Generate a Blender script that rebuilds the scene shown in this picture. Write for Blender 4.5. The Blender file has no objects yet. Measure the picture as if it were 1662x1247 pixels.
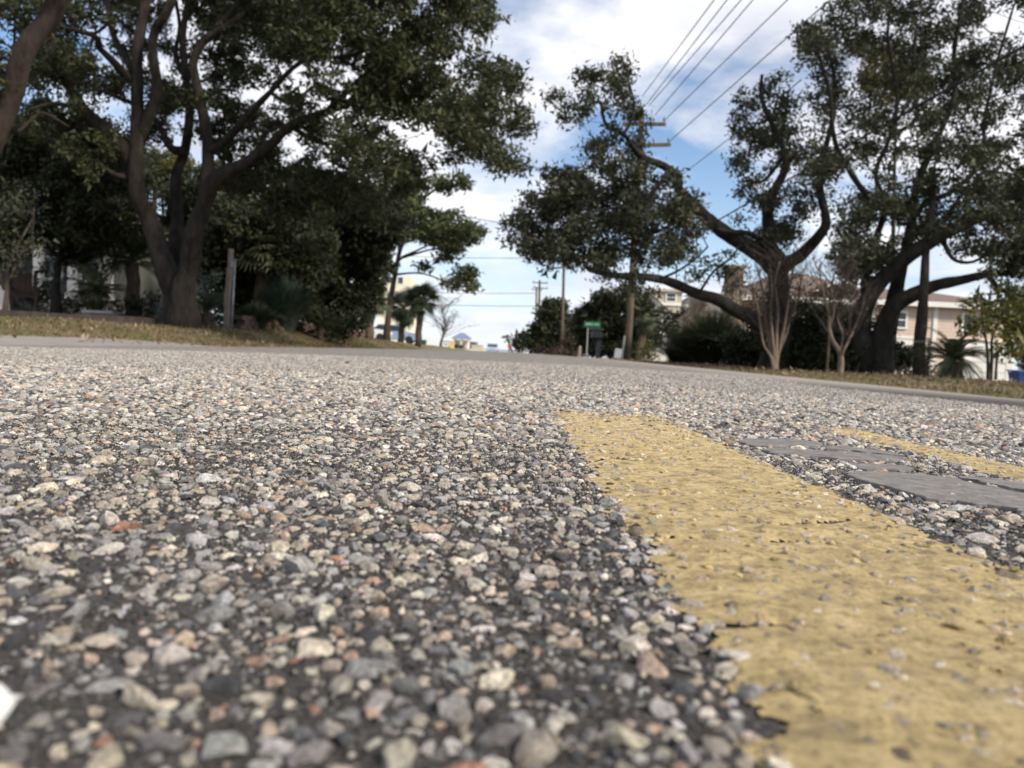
import bpy, math, random
import numpy as np
from mathutils import Vector, Matrix, Euler

R = math.radians
rng = np.random.default_rng(7)
random.seed(7)
SC = bpy.context.scene
COL = SC.collection

# ------------------------------------------------------------------ camera
F = 1300.0                       # focal length in photo pixels (photo 1662 x 1247)
CAMZ = 0.05
PITCH, YAW, ROLL = math.atan(56 / F), math.atan(10 / F), R(2.6)
fw = Vector((math.sin(YAW) * math.cos(PITCH), math.cos(YAW) * math.cos(PITCH), -math.sin(PITCH)))
r0 = Vector((math.cos(YAW), -math.sin(YAW), 0))
u0 = r0.cross(fw)
rt = r0 * math.cos(ROLL) + u0 * math.sin(ROLL)
up = -r0 * math.sin(ROLL) + u0 * math.cos(ROLL)
cam_data = bpy.data.cameras.new('camera')
cam = bpy.data.objects.new('camera', cam_data)
COL.objects.link(cam)
m = Matrix((rt, up, -fw)).transposed().to_4x4()
m.translation = Vector((0, 0, CAMZ))
cam.matrix_world = m
cam_data.sensor_width = 36
cam_data.lens = 36 * F / 1662
cam_data.clip_start = 0.005
cam_data.clip_end = 3000
cam_data.dof.use_dof = True
cam_data.dof.focus_distance = 0.40
cam_data.dof.aperture_fstop = 22.0
SC.camera = cam

# ------------------------------------------------------------------ sky, sun, exposure
SUN_EL, SUN_AZ = R(38), R(128)    # azimuth clockwise from +Y: from the right, behind the camera
world = bpy.data.worlds.new('World')
SC.world = world
world.use_nodes = True
wt = world.node_tree
wt.nodes.clear()
def wn(t, **kw):
    n = wt.nodes.new(t)
    for k, v in kw.items(): setattr(n, k, v)
    return n
def wmath(op, a, b=None, clamp=False):
    n = wn('ShaderNodeMath', operation=op, use_clamp=clamp)
    for i, v in enumerate((a, b)):
        if v is None: continue
        if isinstance(v, (int, float)): n.inputs[i].default_value = v
        else: wt.links.new(v, n.inputs[i])
    return n.outputs[0]
sky = wn('ShaderNodeTexSky', sky_type='NISHITA', sun_disc=False, sun_elevation=SUN_EL, sun_rotation=SUN_AZ)
sky.air_density = 1.0; sky.dust_density = 0.1; sky.ozone_density = 4.0
tc = wn('ShaderNodeTexCoord')
sep = wn('ShaderNodeSeparateXYZ'); wt.links.new(tc.outputs['Generated'], sep.inputs[0])
zz = wmath('ADD', wmath('MAXIMUM', sep.outputs[2], 0.0), 0.16)
cx = wmath('DIVIDE', sep.outputs[0], zz); cy = wmath('DIVIDE', sep.outputs[1], zz)
cmb = wn('ShaderNodeCombineXYZ'); wt.links.new(cx, cmb.inputs[0]); wt.links.new(cy, cmb.inputs[1])
cmb.inputs[2].default_value = 4.3
mp = wn('ShaderNodeMapping'); wt.links.new(cmb.outputs[0], mp.inputs[0])
mp.inputs['Scale'].default_value = (0.9, 0.8, 1.0); mp.inputs['Location'].default_value = (3.1, 1.7, 0)
mp.inputs['Rotation'].default_value = (0, 0, R(20))
n1 = wn('ShaderNodeTexNoise'); wt.links.new(mp.outputs[0], n1.inputs['Vector'])
n1.inputs['Scale'].default_value = 1.3; n1.inputs['Detail'].default_value = 7; n1.inputs['Roughness'].default_value = 0.58
n1.inputs['Distortion'].default_value = 0.35
ramp = wn('ShaderNodeValToRGB'); wt.links.new(n1.outputs['Fac'], ramp.inputs[0])
ramp.color_ramp.elements[0].position = 0.405; ramp.color_ramp.elements[0].color = (0, 0, 0, 1)
ramp.color_ramp.elements[1].position = 0.555; ramp.color_ramp.elements[1].color = (1, 1, 1, 1)
n2 = wn('ShaderNodeTexNoise'); wt.links.new(mp.outputs[0], n2.inputs['Vector'])
n2.inputs['Scale'].default_value = 2.6; n2.inputs['Detail'].default_value = 6
cr2 = wn('ShaderNodeValToRGB'); wt.links.new(n2.outputs['Fac'], cr2.inputs[0])
cr2.color_ramp.elements[0].position = 0.3; cr2.color_ramp.elements[0].color = (4.5, 4.7, 5.4, 1)
cr2.color_ramp.elements[1].position = 0.68; cr2.color_ramp.elements[1].color = (8.0, 7.9, 8.0, 1)
cmix = wn('ShaderNodeMix', data_type='RGBA')
fac = wmath('ADD', wmath('MULTIPLY', ramp.outputs[0], 0.93), 0.03)
wt.links.new(fac, cmix.inputs['Factor'])
wt.links.new(sky.outputs[0], cmix.inputs[6]); wt.links.new(cr2.outputs[0], cmix.inputs[7])
low = wmath('POWER', wmath('SUBTRACT', 1.0, wmath('MINIMUM', wmath('MULTIPLY', wmath('MAXIMUM', sep.outputs[2], 0.0), 3.2), 1.0)), 2.2)
hmix = wn('ShaderNodeMix', data_type='RGBA'); wt.links.new(wmath('MULTIPLY', low, 0.75), hmix.inputs['Factor'])
wt.links.new(cmix.outputs[2], hmix.inputs[6]); hmix.inputs[7].default_value = (5.5, 5.95, 6.8, 1)
bg = wn('ShaderNodeBackground'); bg.inputs[1].default_value = 0.1
wt.links.new(hmix.outputs[2], bg.inputs[0])
wo = wn('ShaderNodeOutputWorld'); wt.links.new(bg.outputs[0], wo.inputs[0])

sun_d = bpy.data.lights.new('sun', 'SUN')
sun_d.energy = 3.0; sun_d.angle = R(9); sun_d.color = (1.0, 0.89, 0.74)
sun = bpy.data.objects.new('sun', sun_d); COL.objects.link(sun)
sdir = Vector((math.sin(SUN_AZ) * math.cos(SUN_EL), math.cos(SUN_AZ) * math.cos(SUN_EL), math.sin(SUN_EL)))
sun.rotation_euler = sdir.to_track_quat('Z', 'Y').to_euler()
sun.location = sdir * 40
vs = SC.view_settings
vs.view_transform = 'Standard'; vs.look = 'None'; vs.gamma = 1; vs.exposure = 0.66; vs.use_curve_mapping = False
SC.cycles.max_bounces = 6
SC.cycles.transparent_max_bounces = 6
SC.cycles.use_denoising = True

# ------------------------------------------------------------------ photo pixel -> place in the world
def ray(px, py):
    dx, dy = px - 831.0, py - 623.5
    return fw + rt * (dx / F) - up * (dy / F)
def at(px, py, D):                       # the point D metres up the road seen at that pixel
    d = ray(px, py)
    return Vector((0, 0, CAMZ)) + d * (D / d.y)
def on_z(px, py, z=0.0):
    d = ray(px, py)
    return Vector((0, 0, CAMZ)) + d * ((z - CAMZ) / d.z)
def s2l(c): return c / 12.92 if c <= 0.04045 else ((c + 0.055) / 1.055) ** 2.4

# ------------------------------------------------------------------ ground heights
RL, RR = -3.4, 3.2
def fall(y):
    y = np.asarray(y, float)
    return -0.0048 * np.clip(y - 14, 0, 130)
def crown(x):
    x = np.asarray(x, float)
    return np.where(x > 0, -0.121 * (np.abs(x) / 3.2) ** 1.7, -0.074 * (np.abs(x) / 3.4) ** 1.7)
GX = [-400, -60, -12, -6.6, -6.0, -5.4, -4.7, -4.2, -3.4, 3.2, 3.8, 5, 9, 25, 60, 400]
GZ = [0.6, 0.4, 0.24, 0.12, 0.10, 0.05, -0.045, -0.07, -0.082, -0.128, -0.10, -0.10, -0.14, -0.42, -0.6, -1.2]
def gz(x, y):
    return np.interp(x, GX, GZ) + fall(y) + 0.018 * np.clip(np.asarray(y, float) - 9, 0, 12) * np.clip((-np.asarray(x, float) - 4.6) / 1.2, 0, 1)

# ------------------------------------------------------------------ helpers
def set_props(o, label=None, cat=None, group=None, kind=None):
    if label: o['label'] = label
    if cat: o['category'] = cat
    if group: o['group'] = group
    if kind: o['kind'] = kind
def thing(name, label, cat, loc, group=None):
    o = bpy.data.objects.new(name, None)
    o.empty_display_size = 0.2
    o.location = loc
    COL.objects.link(o)
    set_props(o, label, cat, group)
    return o
def link(name, me, parent=None, loc=None):
    o = bpy.data.objects.new(name, me)
    if loc is not None: o.location = loc
    if parent: o.parent = parent
    COL.objects.link(o)
    return o
def origin_of(p):
    v = Vector((0, 0, 0))
    while p is not None:
        v += p.location; p = p.parent
    return v
def np_mesh(name, V, loops, sizes, smooth=False, attr=None):
    me = bpy.data.meshes.new(name)
    V = np.asarray(V, np.float32); loops = np.asarray(loops, np.int32); sizes = np.asarray(sizes, np.int32)
    me.vertices.add(len(V)); me.vertices.foreach_set('co', V.ravel())
    me.loops.add(len(loops)); me.loops.foreach_set('vertex_index', loops)
    me.polygons.add(len(sizes))
    starts = np.concatenate(([0], np.cumsum(sizes)[:-1])).astype(np.int32)
    me.polygons.foreach_set('loop_start', starts)
    if smooth: me.polygons.foreach_set('use_smooth', np.ones(len(sizes), bool))
    if attr is not None:
        a = me.attributes.new('tone', 'FLOAT_COLOR', 'POINT')
        c = np.ones((len(V), 4), np.float32); c[:, :3] = attr
        a.data.foreach_set('color', c.ravel())
    me.update(calc_edges=True)
    me.validate()
    return me
class MB:
    def __init__(s): s.v = []; s.f = []; s.n = 0
    def add(s, V, Fs):
        s.v.extend([tuple(p) for p in V]); s.f.extend([tuple(i + s.n for i in f) for f in Fs]); s.n += len(V); return s
    def box(s, c, size, rz=0.0, tilt=None):
        hx, hy, hz = size[0] / 2, size[1] / 2, size[2] / 2
        M = Matrix.Rotation(rz, 3, 'Z')
        if tilt is not None: M = M @ Euler(tilt).to_matrix()
        P = [Vector(c) + M @ Vector((x * hx, y * hy, z * hz)) for z in (-1, 1) for x, y in ((-1, -1), (1, -1), (1, 1), (-1, 1))]
        return s.add(P, [(3, 2, 1, 0), (4, 5, 6, 7), (0, 1, 5, 4), (1, 2, 6, 5), (2, 3, 7, 6), (3, 0, 4, 7)])
    def tube(s, pts, rad, n=8, cap=True):
        pts = [Vector(p) for p in pts]
        if not hasattr(rad, '__len__'): rad = [rad] * len(pts)
        V, Fs = [], []
        t = (pts[1] - pts[0]).normalized()
        a = t.orthogonal().normalized()
        for i, p in enumerate(pts):
            t = (pts[min(i + 1, len(pts) - 1)] - pts[max(i - 1, 0)]).normalized()
            a = (a - t * a.dot(t)).normalized(); b = t.cross(a)
            for k in range(n):
                w = 2 * math.pi * k / n
                V.append(p + (a * math.cos(w) + b * math.sin(w)) * rad[i])
        for i in range(len(pts) - 1):
            for k in range(n):
                k2 = (k + 1) % n
                Fs.append((i * n + k, i * n + k2, (i + 1) * n + k2, (i + 1) * n + k))
        if cap:
            Fs.append(tuple(reversed(range(n)))); Fs.append(tuple((len(pts) - 1) * n + k for k in range(n)))
        return s.add(V, Fs)
    def prism(s, poly, z0, z1):          # poly: list of (x, y)
        n = len(poly)
        V = [(x, y, z0) for x, y in poly] + [(x, y, z1) for x, y in poly]
        Fs = [tuple(reversed(range(n))), tuple(range(n, 2 * n))] + [(i, (i + 1) % n, n + (i + 1) % n, n + i) for i in range(n)]
        return s.add(V, Fs)
    def build(s, name, mat, parent=None, smooth=False, kind=None, label=None):
        o_ = origin_of(parent)
        me = bpy.data.meshes.new(name)
        me.from_pydata([(p[0] - o_.x, p[1] - o_.y, p[2] - o_.z) for p in s.v], [], s.f)
        if smooth: me.polygons.foreach_set('use_smooth', np.ones(len(me.polygons), bool))
        me.materials.append(mat); me.update()
        o = link(name, me, parent)
        set_props(o, label=label, kind=kind)
        return o
def build_np(name, V, loops, sizes, mat, parent=None, smooth=False, kind=None, attr=None):
    o_ = origin_of(parent)
    V = np.asarray(V, float) - np.array(o_)
    me = np_mesh(name, V, loops, sizes, smooth, attr)
    me.materials.append(mat)
    o = link(name, me, parent)
    set_props(o, kind=kind)
    return o

# ------------------------------------------------------------------ materials
def nt_of(name):
    mt = bpy.data.materials.new(name); mt.use_nodes = True
    nt = mt.node_tree
    b = nt.nodes['Principled BSDF']
    return mt, nt, b
def nd(nt, t, ins=None, **kw):
    n = nt.nodes.new(t)
    for k, v in kw.items(): setattr(n, k, v)
    for k, v in (ins or {}).items():
        if hasattr(v, 'bl_idname') or isinstance(v, bpy.types.NodeSocket): nt.links.new(v, n.inputs[k])
        else: n.inputs[k].default_value = v
    return n
def rgb(c): return (c[0], c[1], c[2], 1)
def rampn(nt, fac, stops):
    n = nd(nt, 'ShaderNodeValToRGB', {0: fac})
    e = n.color_ramp.elements
    while len(e) < len(stops): e.new(0.5)
    for i, (p, c) in enumerate(stops): e[i].position = p; e[i].color = rgb(c)
    return n.outputs[0]
def mixc(nt, f, a, b, mode='MIX'):
    n = nd(nt, 'ShaderNodeMix', data_type='RGBA', blend_type=mode)
    for i, v in ((0, f), (6, a), (7, b)):
        if isinstance(v, bpy.types.NodeSocket): nt.links.new(v, n.inputs[i])
        else: n.inputs[i].default_value = v if i == 0 else rgb(v)
    return n.outputs[2]
def coords(nt, which='Object', scale=None):
    t = nd(nt, 'ShaderNodeTexCoord').outputs[which]
    if scale: t = nd(nt, 'ShaderNodeMapping', {0: t, 'Scale': scale}).outputs[0]
    return t
def noise(nt, vec, scale, detail=4, rough=0.55):
    return nd(nt, 'ShaderNodeTexNoise', {'Vector': vec, 'Scale': scale, 'Detail': detail, 'Roughness': rough}).outputs['Fac']
def bump(nt, b, h, strength, dist):
    n = nd(nt, 'ShaderNodeBump', {'Height': h, 'Strength': strength, 'Distance': dist})
    nt.links.new(n.outputs[0], b.inputs['Normal'])
def plain(name, c, rough=0.7, var=0.25, scale=6.0, bstr=0.15, bdist=0.01, metal=0.0, stretch=None, spec=0.4):
    mt, nt, b = nt_of(name)
    v = coords(nt, 'Object', stretch or (1, 1, 1))
    f = noise(nt, v, scale, 6)
    lo = tuple(x * (1 - var) for x in c); hi = tuple(min(1, x * (1 + var)) for x in c)
    nt.links.new(rampn(nt, f, [(0.3, lo), (0.7, hi)]), b.inputs['Base Color'])
    b.inputs['Roughness'].default_value = rough; b.inputs['Metallic'].default_value = metal
    b.inputs['Specular IOR Level'].default_value = spec
    if bstr: bump(nt, b, noise(nt, v, scale * 4, 5), bstr, bdist)
    return mt
def leafmat(name, stops, trans=0.25, rough=0.55):
    mt, nt, b = nt_of(name)
    g = nd(nt, 'ShaderNodeNewGeometry')
    f2 = noise(nt, coords(nt), 0.7, 3)
    f = nd(nt, 'ShaderNodeMath', {0: g.outputs['Random Per Island'], 1: f2}, operation='ADD')
    f = nd(nt, 'ShaderNodeMath', {0: f.outputs[0], 1: 0.5}, operation='MULTIPLY').outputs[0]
    c = rampn(nt, f, stops)
    nt.links.new(c, b.inputs['Base Color'])
    b.inputs['Roughness'].default_value = rough
    b.inputs['Specular IOR Level'].default_value = 0.3
    tr = nd(nt, 'ShaderNodeBsdfTranslucent', {0: c})
    mx = nd(nt, 'ShaderNodeMixShader', {0: trans, 1: b.outputs[0], 2: tr.outputs[0]})
    out = [n for n in nt.nodes if n.type == 'OUTPUT_MATERIAL'][0]
    nt.links.new(mx.outputs[0], out.inputs[0])
    return mt
def barkmat(name, c1, c2, scale=9):
    mt, nt, b = nt_of(name)
    v = coords(nt, 'Object', (1, 1, 0.3))
    f = noise(nt, v, scale, 7, 0.65)
    nt.links.new(rampn(nt, f, [(0.3, c1), (0.68, c2)]), b.inputs['Base Color'])
    b.inputs['Roughness'].default_value = 0.9
    b.inputs['Specular IOR Level'].default_value = 0.2
    bump(nt, b, noise(nt, v, scale * 2.2, 7, 0.8), 1.0, 0.07)
    return mt
M = {}
M['oak_bark'] = barkmat('oak bark', (0.022, 0.019, 0.016), (0.085, 0.071, 0.060))
M['oak_bark_grey'] = barkmat('grey oak bark', (0.022, 0.020, 0.018), (0.075, 0.069, 0.062))
M['pine_bark'] = barkmat('pine bark', (0.03, 0.024, 0.02), (0.10, 0.077, 0.062), 6)
M['pale_bark'] = barkmat('smooth pale bark', (0.15, 0.115, 0.088), (0.33, 0.265, 0.21), 5)
M['twig'] = barkmat('grey twig bark', (0.06, 0.05, 0.042), (0.15, 0.125, 0.105), 8)
M['palm_bark'] = barkmat('palm trunk fibre', (0.06, 0.045, 0.034), (0.22, 0.17, 0.12), 12)
M['oak_leaf'] = leafmat('oak leaves', [(0.25, (0.030, 0.038, 0.018)), (0.5, (0.055, 0.066, 0.030)), (0.78, (0.100, 0.105, 0.045))])
M['oak_leaf_grey'] = leafmat('grey green oak leaves', [(0.25, (0.030, 0.037, 0.022)), (0.5, (0.055, 0.063, 0.036)), (0.78, (0.095, 0.10, 0.055))])
M['dark_leaf'] = leafmat('dark evergreen leaves', [(0.25, (0.016, 0.022, 0.012)), (0.5, (0.030, 0.038, 0.018)), (0.78, (0.075, 0.078, 0.032))])
M['yellow_leaf'] = leafmat('yellow green leaves', [(0.25, (0.05, 0.062, 0.016)), (0.5, (0.095, 0.105, 0.026)), (0.75, (0.20, 0.175, 0.045))], 0.35)
M['olive_leaf'] = leafmat('olive brown leaves', [(0.25, (0.05, 0.048, 0.015)), (0.5, (0.09, 0.08, 0.025)), (0.75, (0.16, 0.135, 0.04))], 0.3)
M['pine_leaf'] = leafmat('pine needles', [(0.25, (0.03, 0.045, 0.018)), (0.5, (0.06, 0.08, 0.03)), (0.75, (0.11, 0.12, 0.045))])
M['palm_leaf'] = leafmat('palm fronds', [(0.25, (0.035, 0.05, 0.025)), (0.5, (0.065, 0.085, 0.042)), (0.75, (0.12, 0.13, 0.07))], 0.2)
M['blue_leaf'] = leafmat('blue green blades', [(0.25, (0.04, 0.065, 0.05)), (0.5, (0.07, 0.10, 0.08)), (0.75, (0.11, 0.14, 0.11))], 0.15)
M['shrub_leaf'] = leafmat('shrub leaves', [(0.25, (0.018, 0.025, 0.014)), (0.5, (0.035, 0.046, 0.022)), (0.75, (0.07, 0.078, 0.035))])
M['red_leaf'] = leafmat('russet twiggy leaves', [(0.25, (0.05, 0.035, 0.025)), (0.5, (0.10, 0.065, 0.045)), (0.75, (0.16, 0.11, 0.07))])
M['dry_leaf'] = leafmat('dry brown leaves', [(0.25, (0.11, 0.07, 0.045)), (0.5, (0.2, 0.14, 0.09)), (0.75, (0.34, 0.26, 0.18))], 0.15)
M['plume'] = leafmat('pampas plumes', [(0.25, (0.5, 0.42, 0.33)), (0.5, (0.65, 0.57, 0.46)), (0.75, (0.78, 0.7, 0.6))], 0.35)
M['grass'] = leafmat('winter grass', [(0.22, (0.075, 0.075, 0.03)), (0.45, (0.16, 0.13, 0.066)), (0.6, (0.26, 0.19, 0.11)), (0.8, (0.40, 0.31, 0.20))], 0.3, 0.7)
M['lawn'] = leafmat('lawn blades', [(0.25, (0.07, 0.10, 0.02)), (0.5, (0.14, 0.16, 0.045)), (0.75, (0.27, 0.24, 0.10))], 0.3, 0.7)
M['wood_pole'] = barkmat('weathered pole wood', (0.075, 0.062, 0.048), (0.19, 0.15, 0.11), 5)
M['post_wood'] = barkmat('pink brown post wood', (0.36, 0.28, 0.23), (0.55, 0.44, 0.37), 5)
M['galv'] = plain('galvanised steel', (0.45, 0.46, 0.47), 0.45, 0.15, 8, 0.05, metal=0.6)
M['wire'] = plain('cable sheath', (0.03, 0.03, 0.032), 0.6, 0.1, 5, 0)
M['ceramic'] = plain('insulator glaze', (0.12, 0.10, 0.09), 0.3, 0.1, 5, 0)
M['white_trim'] = plain('white painted trim', (0.78, 0.77, 0.74), 0.6, 0.06, 3, 0.05)
M['pink_siding'] = plain('pale pink siding', (0.62, 0.50, 0.42), 0.7, 0.07, 2.5, 0.05)
M['cream_siding'] = plain('cream siding', (0.60, 0.54, 0.43), 0.7, 0.07, 2.5, 0.05)
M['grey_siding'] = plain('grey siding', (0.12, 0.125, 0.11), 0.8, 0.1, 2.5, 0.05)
M['brown_roof'] = plain('brown shingles', (0.17, 0.125, 0.105), 0.9, 0.3, 14, 0.5, 0.03)
M['grey_roof'] = plain('grey shingles', (0.12, 0.12, 0.125), 0.9, 0.3, 14, 0.5, 0.03)
M['blue_roof'] = plain('blue metal roof', (0.16, 0.21, 0.33), 0.5, 0.1, 6, 0.05)
M['tan_stucco'] = plain('tan stucco', (0.47, 0.43, 0.34), 0.9, 0.08, 3, 0.1)
M['yellow_stucco'] = plain('pale yellow stucco', (0.72, 0.67, 0.53), 0.9, 0.06, 2, 0.1)
M['white_wall'] = plain('white wall', (0.75, 0.74, 0.72), 0.8, 0.06, 2, 0.1)
M['screen'] = plain('dark porch screen', (0.05, 0.053, 0.055), 0.5, 0.2, 3, 0)
M['brick_red'] = plain('old wall block', (0.10, 0.068, 0.052), 0.9, 0.45, 5, 0.5, 0.02)
M['chimney'] = plain('chimney stone', (0.22, 0.175, 0.14), 0.9, 0.4, 7, 0.5, 0.02)
M['timber'] = plain('dark edging timber', (0.055, 0.046, 0.04), 0.9, 0.4, 5, 0.4, stretch=(0.3, 1, 1))
M['concrete'] = plain('pale concrete', (0.27, 0.25, 0.225), 0.85, 0.15, 3, 0.3, 0.005)
M['planter'] = plain('grey planter', (0.20, 0.21, 0.22), 0.8, 0.2, 5, 0.1)
M['chairwood'] = plain('reddish chair wood', (0.10, 0.06, 0.042), 0.6, 0.2, 6, 0.1)
M['cover'] = plain('lilac grey cover cloth', (0.50, 0.48, 0.52), 0.9, 0.1, 3, 0.3, 0.02)
M['sign_green'] = plain('street sign green', (0.025, 0.11, 0.055), 0.4, 0.08, 3, 0)
M['sign_pale'] = plain('pale sign print', (0.35, 0.50, 0.40), 0.5, 0.05, 3, 0)
M['sign_red'] = plain('stop sign red', (0.55, 0.07, 0.06), 0.4, 0.08, 3, 0)
M['mailbox'] = plain('dark mailbox', (0.012, 0.018, 0.026), 0.6, 0.2, 4, 0)
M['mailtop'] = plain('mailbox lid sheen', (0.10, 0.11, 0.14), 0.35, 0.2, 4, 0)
M['board'] = plain('pale grey board', (0.46, 0.47, 0.50), 0.6, 0.1, 3, 0)
M['blue_bin'] = plain('blue plastic', (0.03, 0.07, 0.25), 0.45, 0.1, 3, 0)
M['yellow_bin'] = plain('straw plastic', (0.72, 0.56, 0.26), 0.5, 0.1, 3, 0)
M['black_paint'] = plain('black car paint', (0.02, 0.02, 0.024), 0.25, 0.1, 3, 0)
M['blue_paint'] = plain('pale blue car paint', (0.30, 0.38, 0.52), 0.25, 0.1, 3, 0)
M['white_paint'] = plain('white car paint', (0.78, 0.78, 0.78), 0.25, 0.05, 3, 0)
M['rubber'] = plain('rubber', (0.02, 0.02, 0.02), 0.8, 0.1, 6, 0)
M['slab'] = plain('grey patch slab', (0.185, 0.172, 0.163), 0.8, 0.35, 130, 0.8, 0.0010)
def glassmat():
    mt, nt, b = nt_of('window glass')
    b.inputs['Base Color'].default_value = (0.05, 0.06, 0.065, 1); b.inputs['Roughness'].default_value = 0.08
    return mt
M['glass'] = glassmat()

def stone_mat(objcol):
    mt, nt, b = nt_of('aggregate stone' + (' large' if objcol else ''))
    if objcol: c = nd(nt, 'ShaderNodeObjectInfo').outputs['Color']
    else: c = nd(nt, 'ShaderNodeAttribute', attribute_name='tone').outputs['Color']
    geo = nd(nt, 'ShaderNodeNewGeometry').outputs['Position']
    f = noise(nt, geo, 1100, 5, 0.8)
    v = rampn(nt, f, [(0.36, (0.40, 0.40, 0.41)), (0.48, (0.92, 0.92, 0.92)), (0.56, (1.1, 1.1, 1.08)), (0.66, (1.6, 1.57, 1.52))])
    g2 = noise(nt, geo, 330, 4, 0.7)
    v2 = rampn(nt, g2, [(0.36, (0.58, 0.56, 0.54)), (0.6, (1.12, 1.12, 1.12))])
    nt.links.new(mixc(nt, 1.0, mixc(nt, 1.0, c, v, 'MULTIPLY'), v2, 'MULTIPLY'), b.inputs['Base Color'])
    b.inputs['Roughness'].default_value = 0.68
    b.inputs['Specular IOR Level'].default_value = 0.35
    bump(nt, b, noise(nt, geo, 900, 6, 0.8), 0.9, 0.0010)
    return mt
M['stone'] = stone_mat(False); M['stone_obj'] = stone_mat(True)

def road_mat():
    mt, nt, b = nt_of('chip seal road')
    geo = nd(nt, 'ShaderNodeNewGeometry').outputs['Position']
    sp = nd(nt, 'ShaderNodeSeparateXYZ', {0: geo})
    # near: dark sandy binder between real stones
    f = noise(nt, geo, 1000, 6, 0.85)
    near = rampn(nt, f, [(0.38, (0.018, 0.017, 0.0165)), (0.50, (0.050, 0.046, 0.044)), (0.58, (0.12, 0.111, 0.103)), (0.68, (0.42, 0.39, 0.36))])
    # far: stones as cells
    wv = nd(nt, 'ShaderNodeTexNoise', {'Vector': geo, 'Scale': 150.0, 'Detail': 3}).outputs['Color']
    wv = nd(nt, 'ShaderNodeVectorMath', {0: wv, 1: (0.006, 0.006, 0.0)}, operation='MULTIPLY').outputs[0]
    wv = nd(nt, 'ShaderNodeVectorMath', {0: geo, 1: wv}, operation='ADD').outputs[0]
    vo = nd(nt, 'ShaderNodeTexVoronoi', {'Vector': wv, 'Scale': 175.0})
    sepc = nd(nt, 'ShaderNodeSeparateColor', {0: vo.outputs['Color']})
    cell = rampn(nt, sepc.outputs[0], [(0.0, (0.16, 0.153, 0.146)), (0.3, (0.29, 0.275, 0.256)), (0.6, (0.42, 0.39, 0.355)), (0.85, (0.54, 0.50, 0.445)), (1.0, (0.48, 0.39, 0.31))])
    gap = rampn(nt, vo.outputs['Distance'], [(0.30, (1.08, 1.08, 1.08)), (0.50, (0.62, 0.62, 0.62)), (0.66, (0.25, 0.25, 0.25))])
    far = mixc(nt, 1.0, cell, gap, 'MULTIPLY')
    big = noise(nt, geo, 0.9, 5, 0.6)
    far = mixc(nt, 1.0, far, rampn(nt, big, [(0.3, (0.84, 0.84, 0.85)), (0.7, (1.12, 1.1, 1.08))]), 'MULTIPLY')
    # smoother brownish strip along the right edge
    edge = noise(nt, geo, 1.6, 3)
    ex = nd(nt, 'ShaderNodeMath', {0: sp.outputs[0], 1: edge}, operation='ADD').outputs[0]
    em = nd(nt, 'ShaderNodeMapRange', {0: ex, 1: 1.25, 2: 1.75, 3: 0.0, 4: 1.0}).outputs[0]
    fine = noise(nt, geo, 160, 4, 0.7)
    strip = rampn(nt, fine, [(0.3, (0.215, 0.192, 0.168)), (0.7, (0.39, 0.35, 0.308))])
    far = mixc(nt, em, far, strip)
    yy = nd(nt, 'ShaderNodeMapRange', {0: sp.outputs[1], 1: 1.9, 2: 3.2, 3: 0.0, 4: 1.0}).outputs[0]
    ab = nd(nt, 'ShaderNodeMath', {0: sp.outputs[0]}, operation='ABSOLUTE').outputs[0]
    sl = nd(nt, 'ShaderNodeMath', {0: sp.outputs[1], 1: -0.68, 2: ab}, operation='MULTIPLY_ADD').outputs[0]
    sd = nd(nt, 'ShaderNodeMapRange', {0: sl, 1: 0.09, 2: 0.16, 3: 0.0, 4: 1.0}).outputs[0]
    yy = nd(nt, 'ShaderNodeMath', {0: yy, 1: sd}, operation='MAXIMUM').outputs[0]
    nt.links.new(mixc(nt, yy, near, far), b.inputs['Base Color'])
    b.inputs['Roughness'].default_value = 0.85
    b.inputs['Specular IOR Level'].default_value = 0.25
    hv = nd(nt, 'ShaderNodeMath', {0: 1.0, 1: vo.outputs['Distance']}, operation='SUBTRACT').outputs[0]
    hn = nd(nt, 'ShaderNodeMath', {0: f, 1: 0.25}, operation='MULTIPLY').outputs[0]
    hm = nd(nt, 'ShaderNodeMix', {0: yy, 2: hn, 3: hv}, data_type='FLOAT').outputs[0]
    bump(nt, b, hm, 0.8, 0.003)
    return mt
M['road'] = road_mat()

def paint_mat():
    mt, nt, b = nt_of('worn yellow road paint')
    geo = nd(nt, 'ShaderNodeNewGeometry').outputs['Position']
    f = noise(nt, geo, 110, 7, 0.8)
    c = rampn(nt, f, [(0.32, (0.25, 0.185, 0.11)), (0.43, (0.49, 0.375, 0.185)), (0.53, (0.66, 0.51, 0.25)), (0.70, (0.76, 0.62, 0.37))])
    dirt = noise(nt, geo, 420, 6, 0.85)
    c = mixc(nt, 1.0, c, rampn(nt, dirt, [(0.36, (0.33, 0.31, 0.30)), (0.45, (0.80, 0.79, 0.77)), (0.52, (1.0, 1.0, 1.0)), (0.68, (1.18, 1.17, 1.13))]), 'MULTIPLY')
    wear = noise(nt, geo, 38, 5, 0.65)
    c = mixc(nt, rampn(nt, wear, [(0.52, (0, 0, 0)), (0.70, (0.62, 0.62, 0.62))]), c, (0.27, 0.205, 0.13))
    nt.links.new(c, b.inputs['Base Color'])
    b.inputs['Roughness'].default_value = 0.72
    b.inputs['Specular IOR Level'].default_value = 0.3
    bump(nt, b, noise(nt, geo, 700, 6, 0.8), 1.0, 0.0014)
    return mt
M['paint'] = paint_mat()

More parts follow.
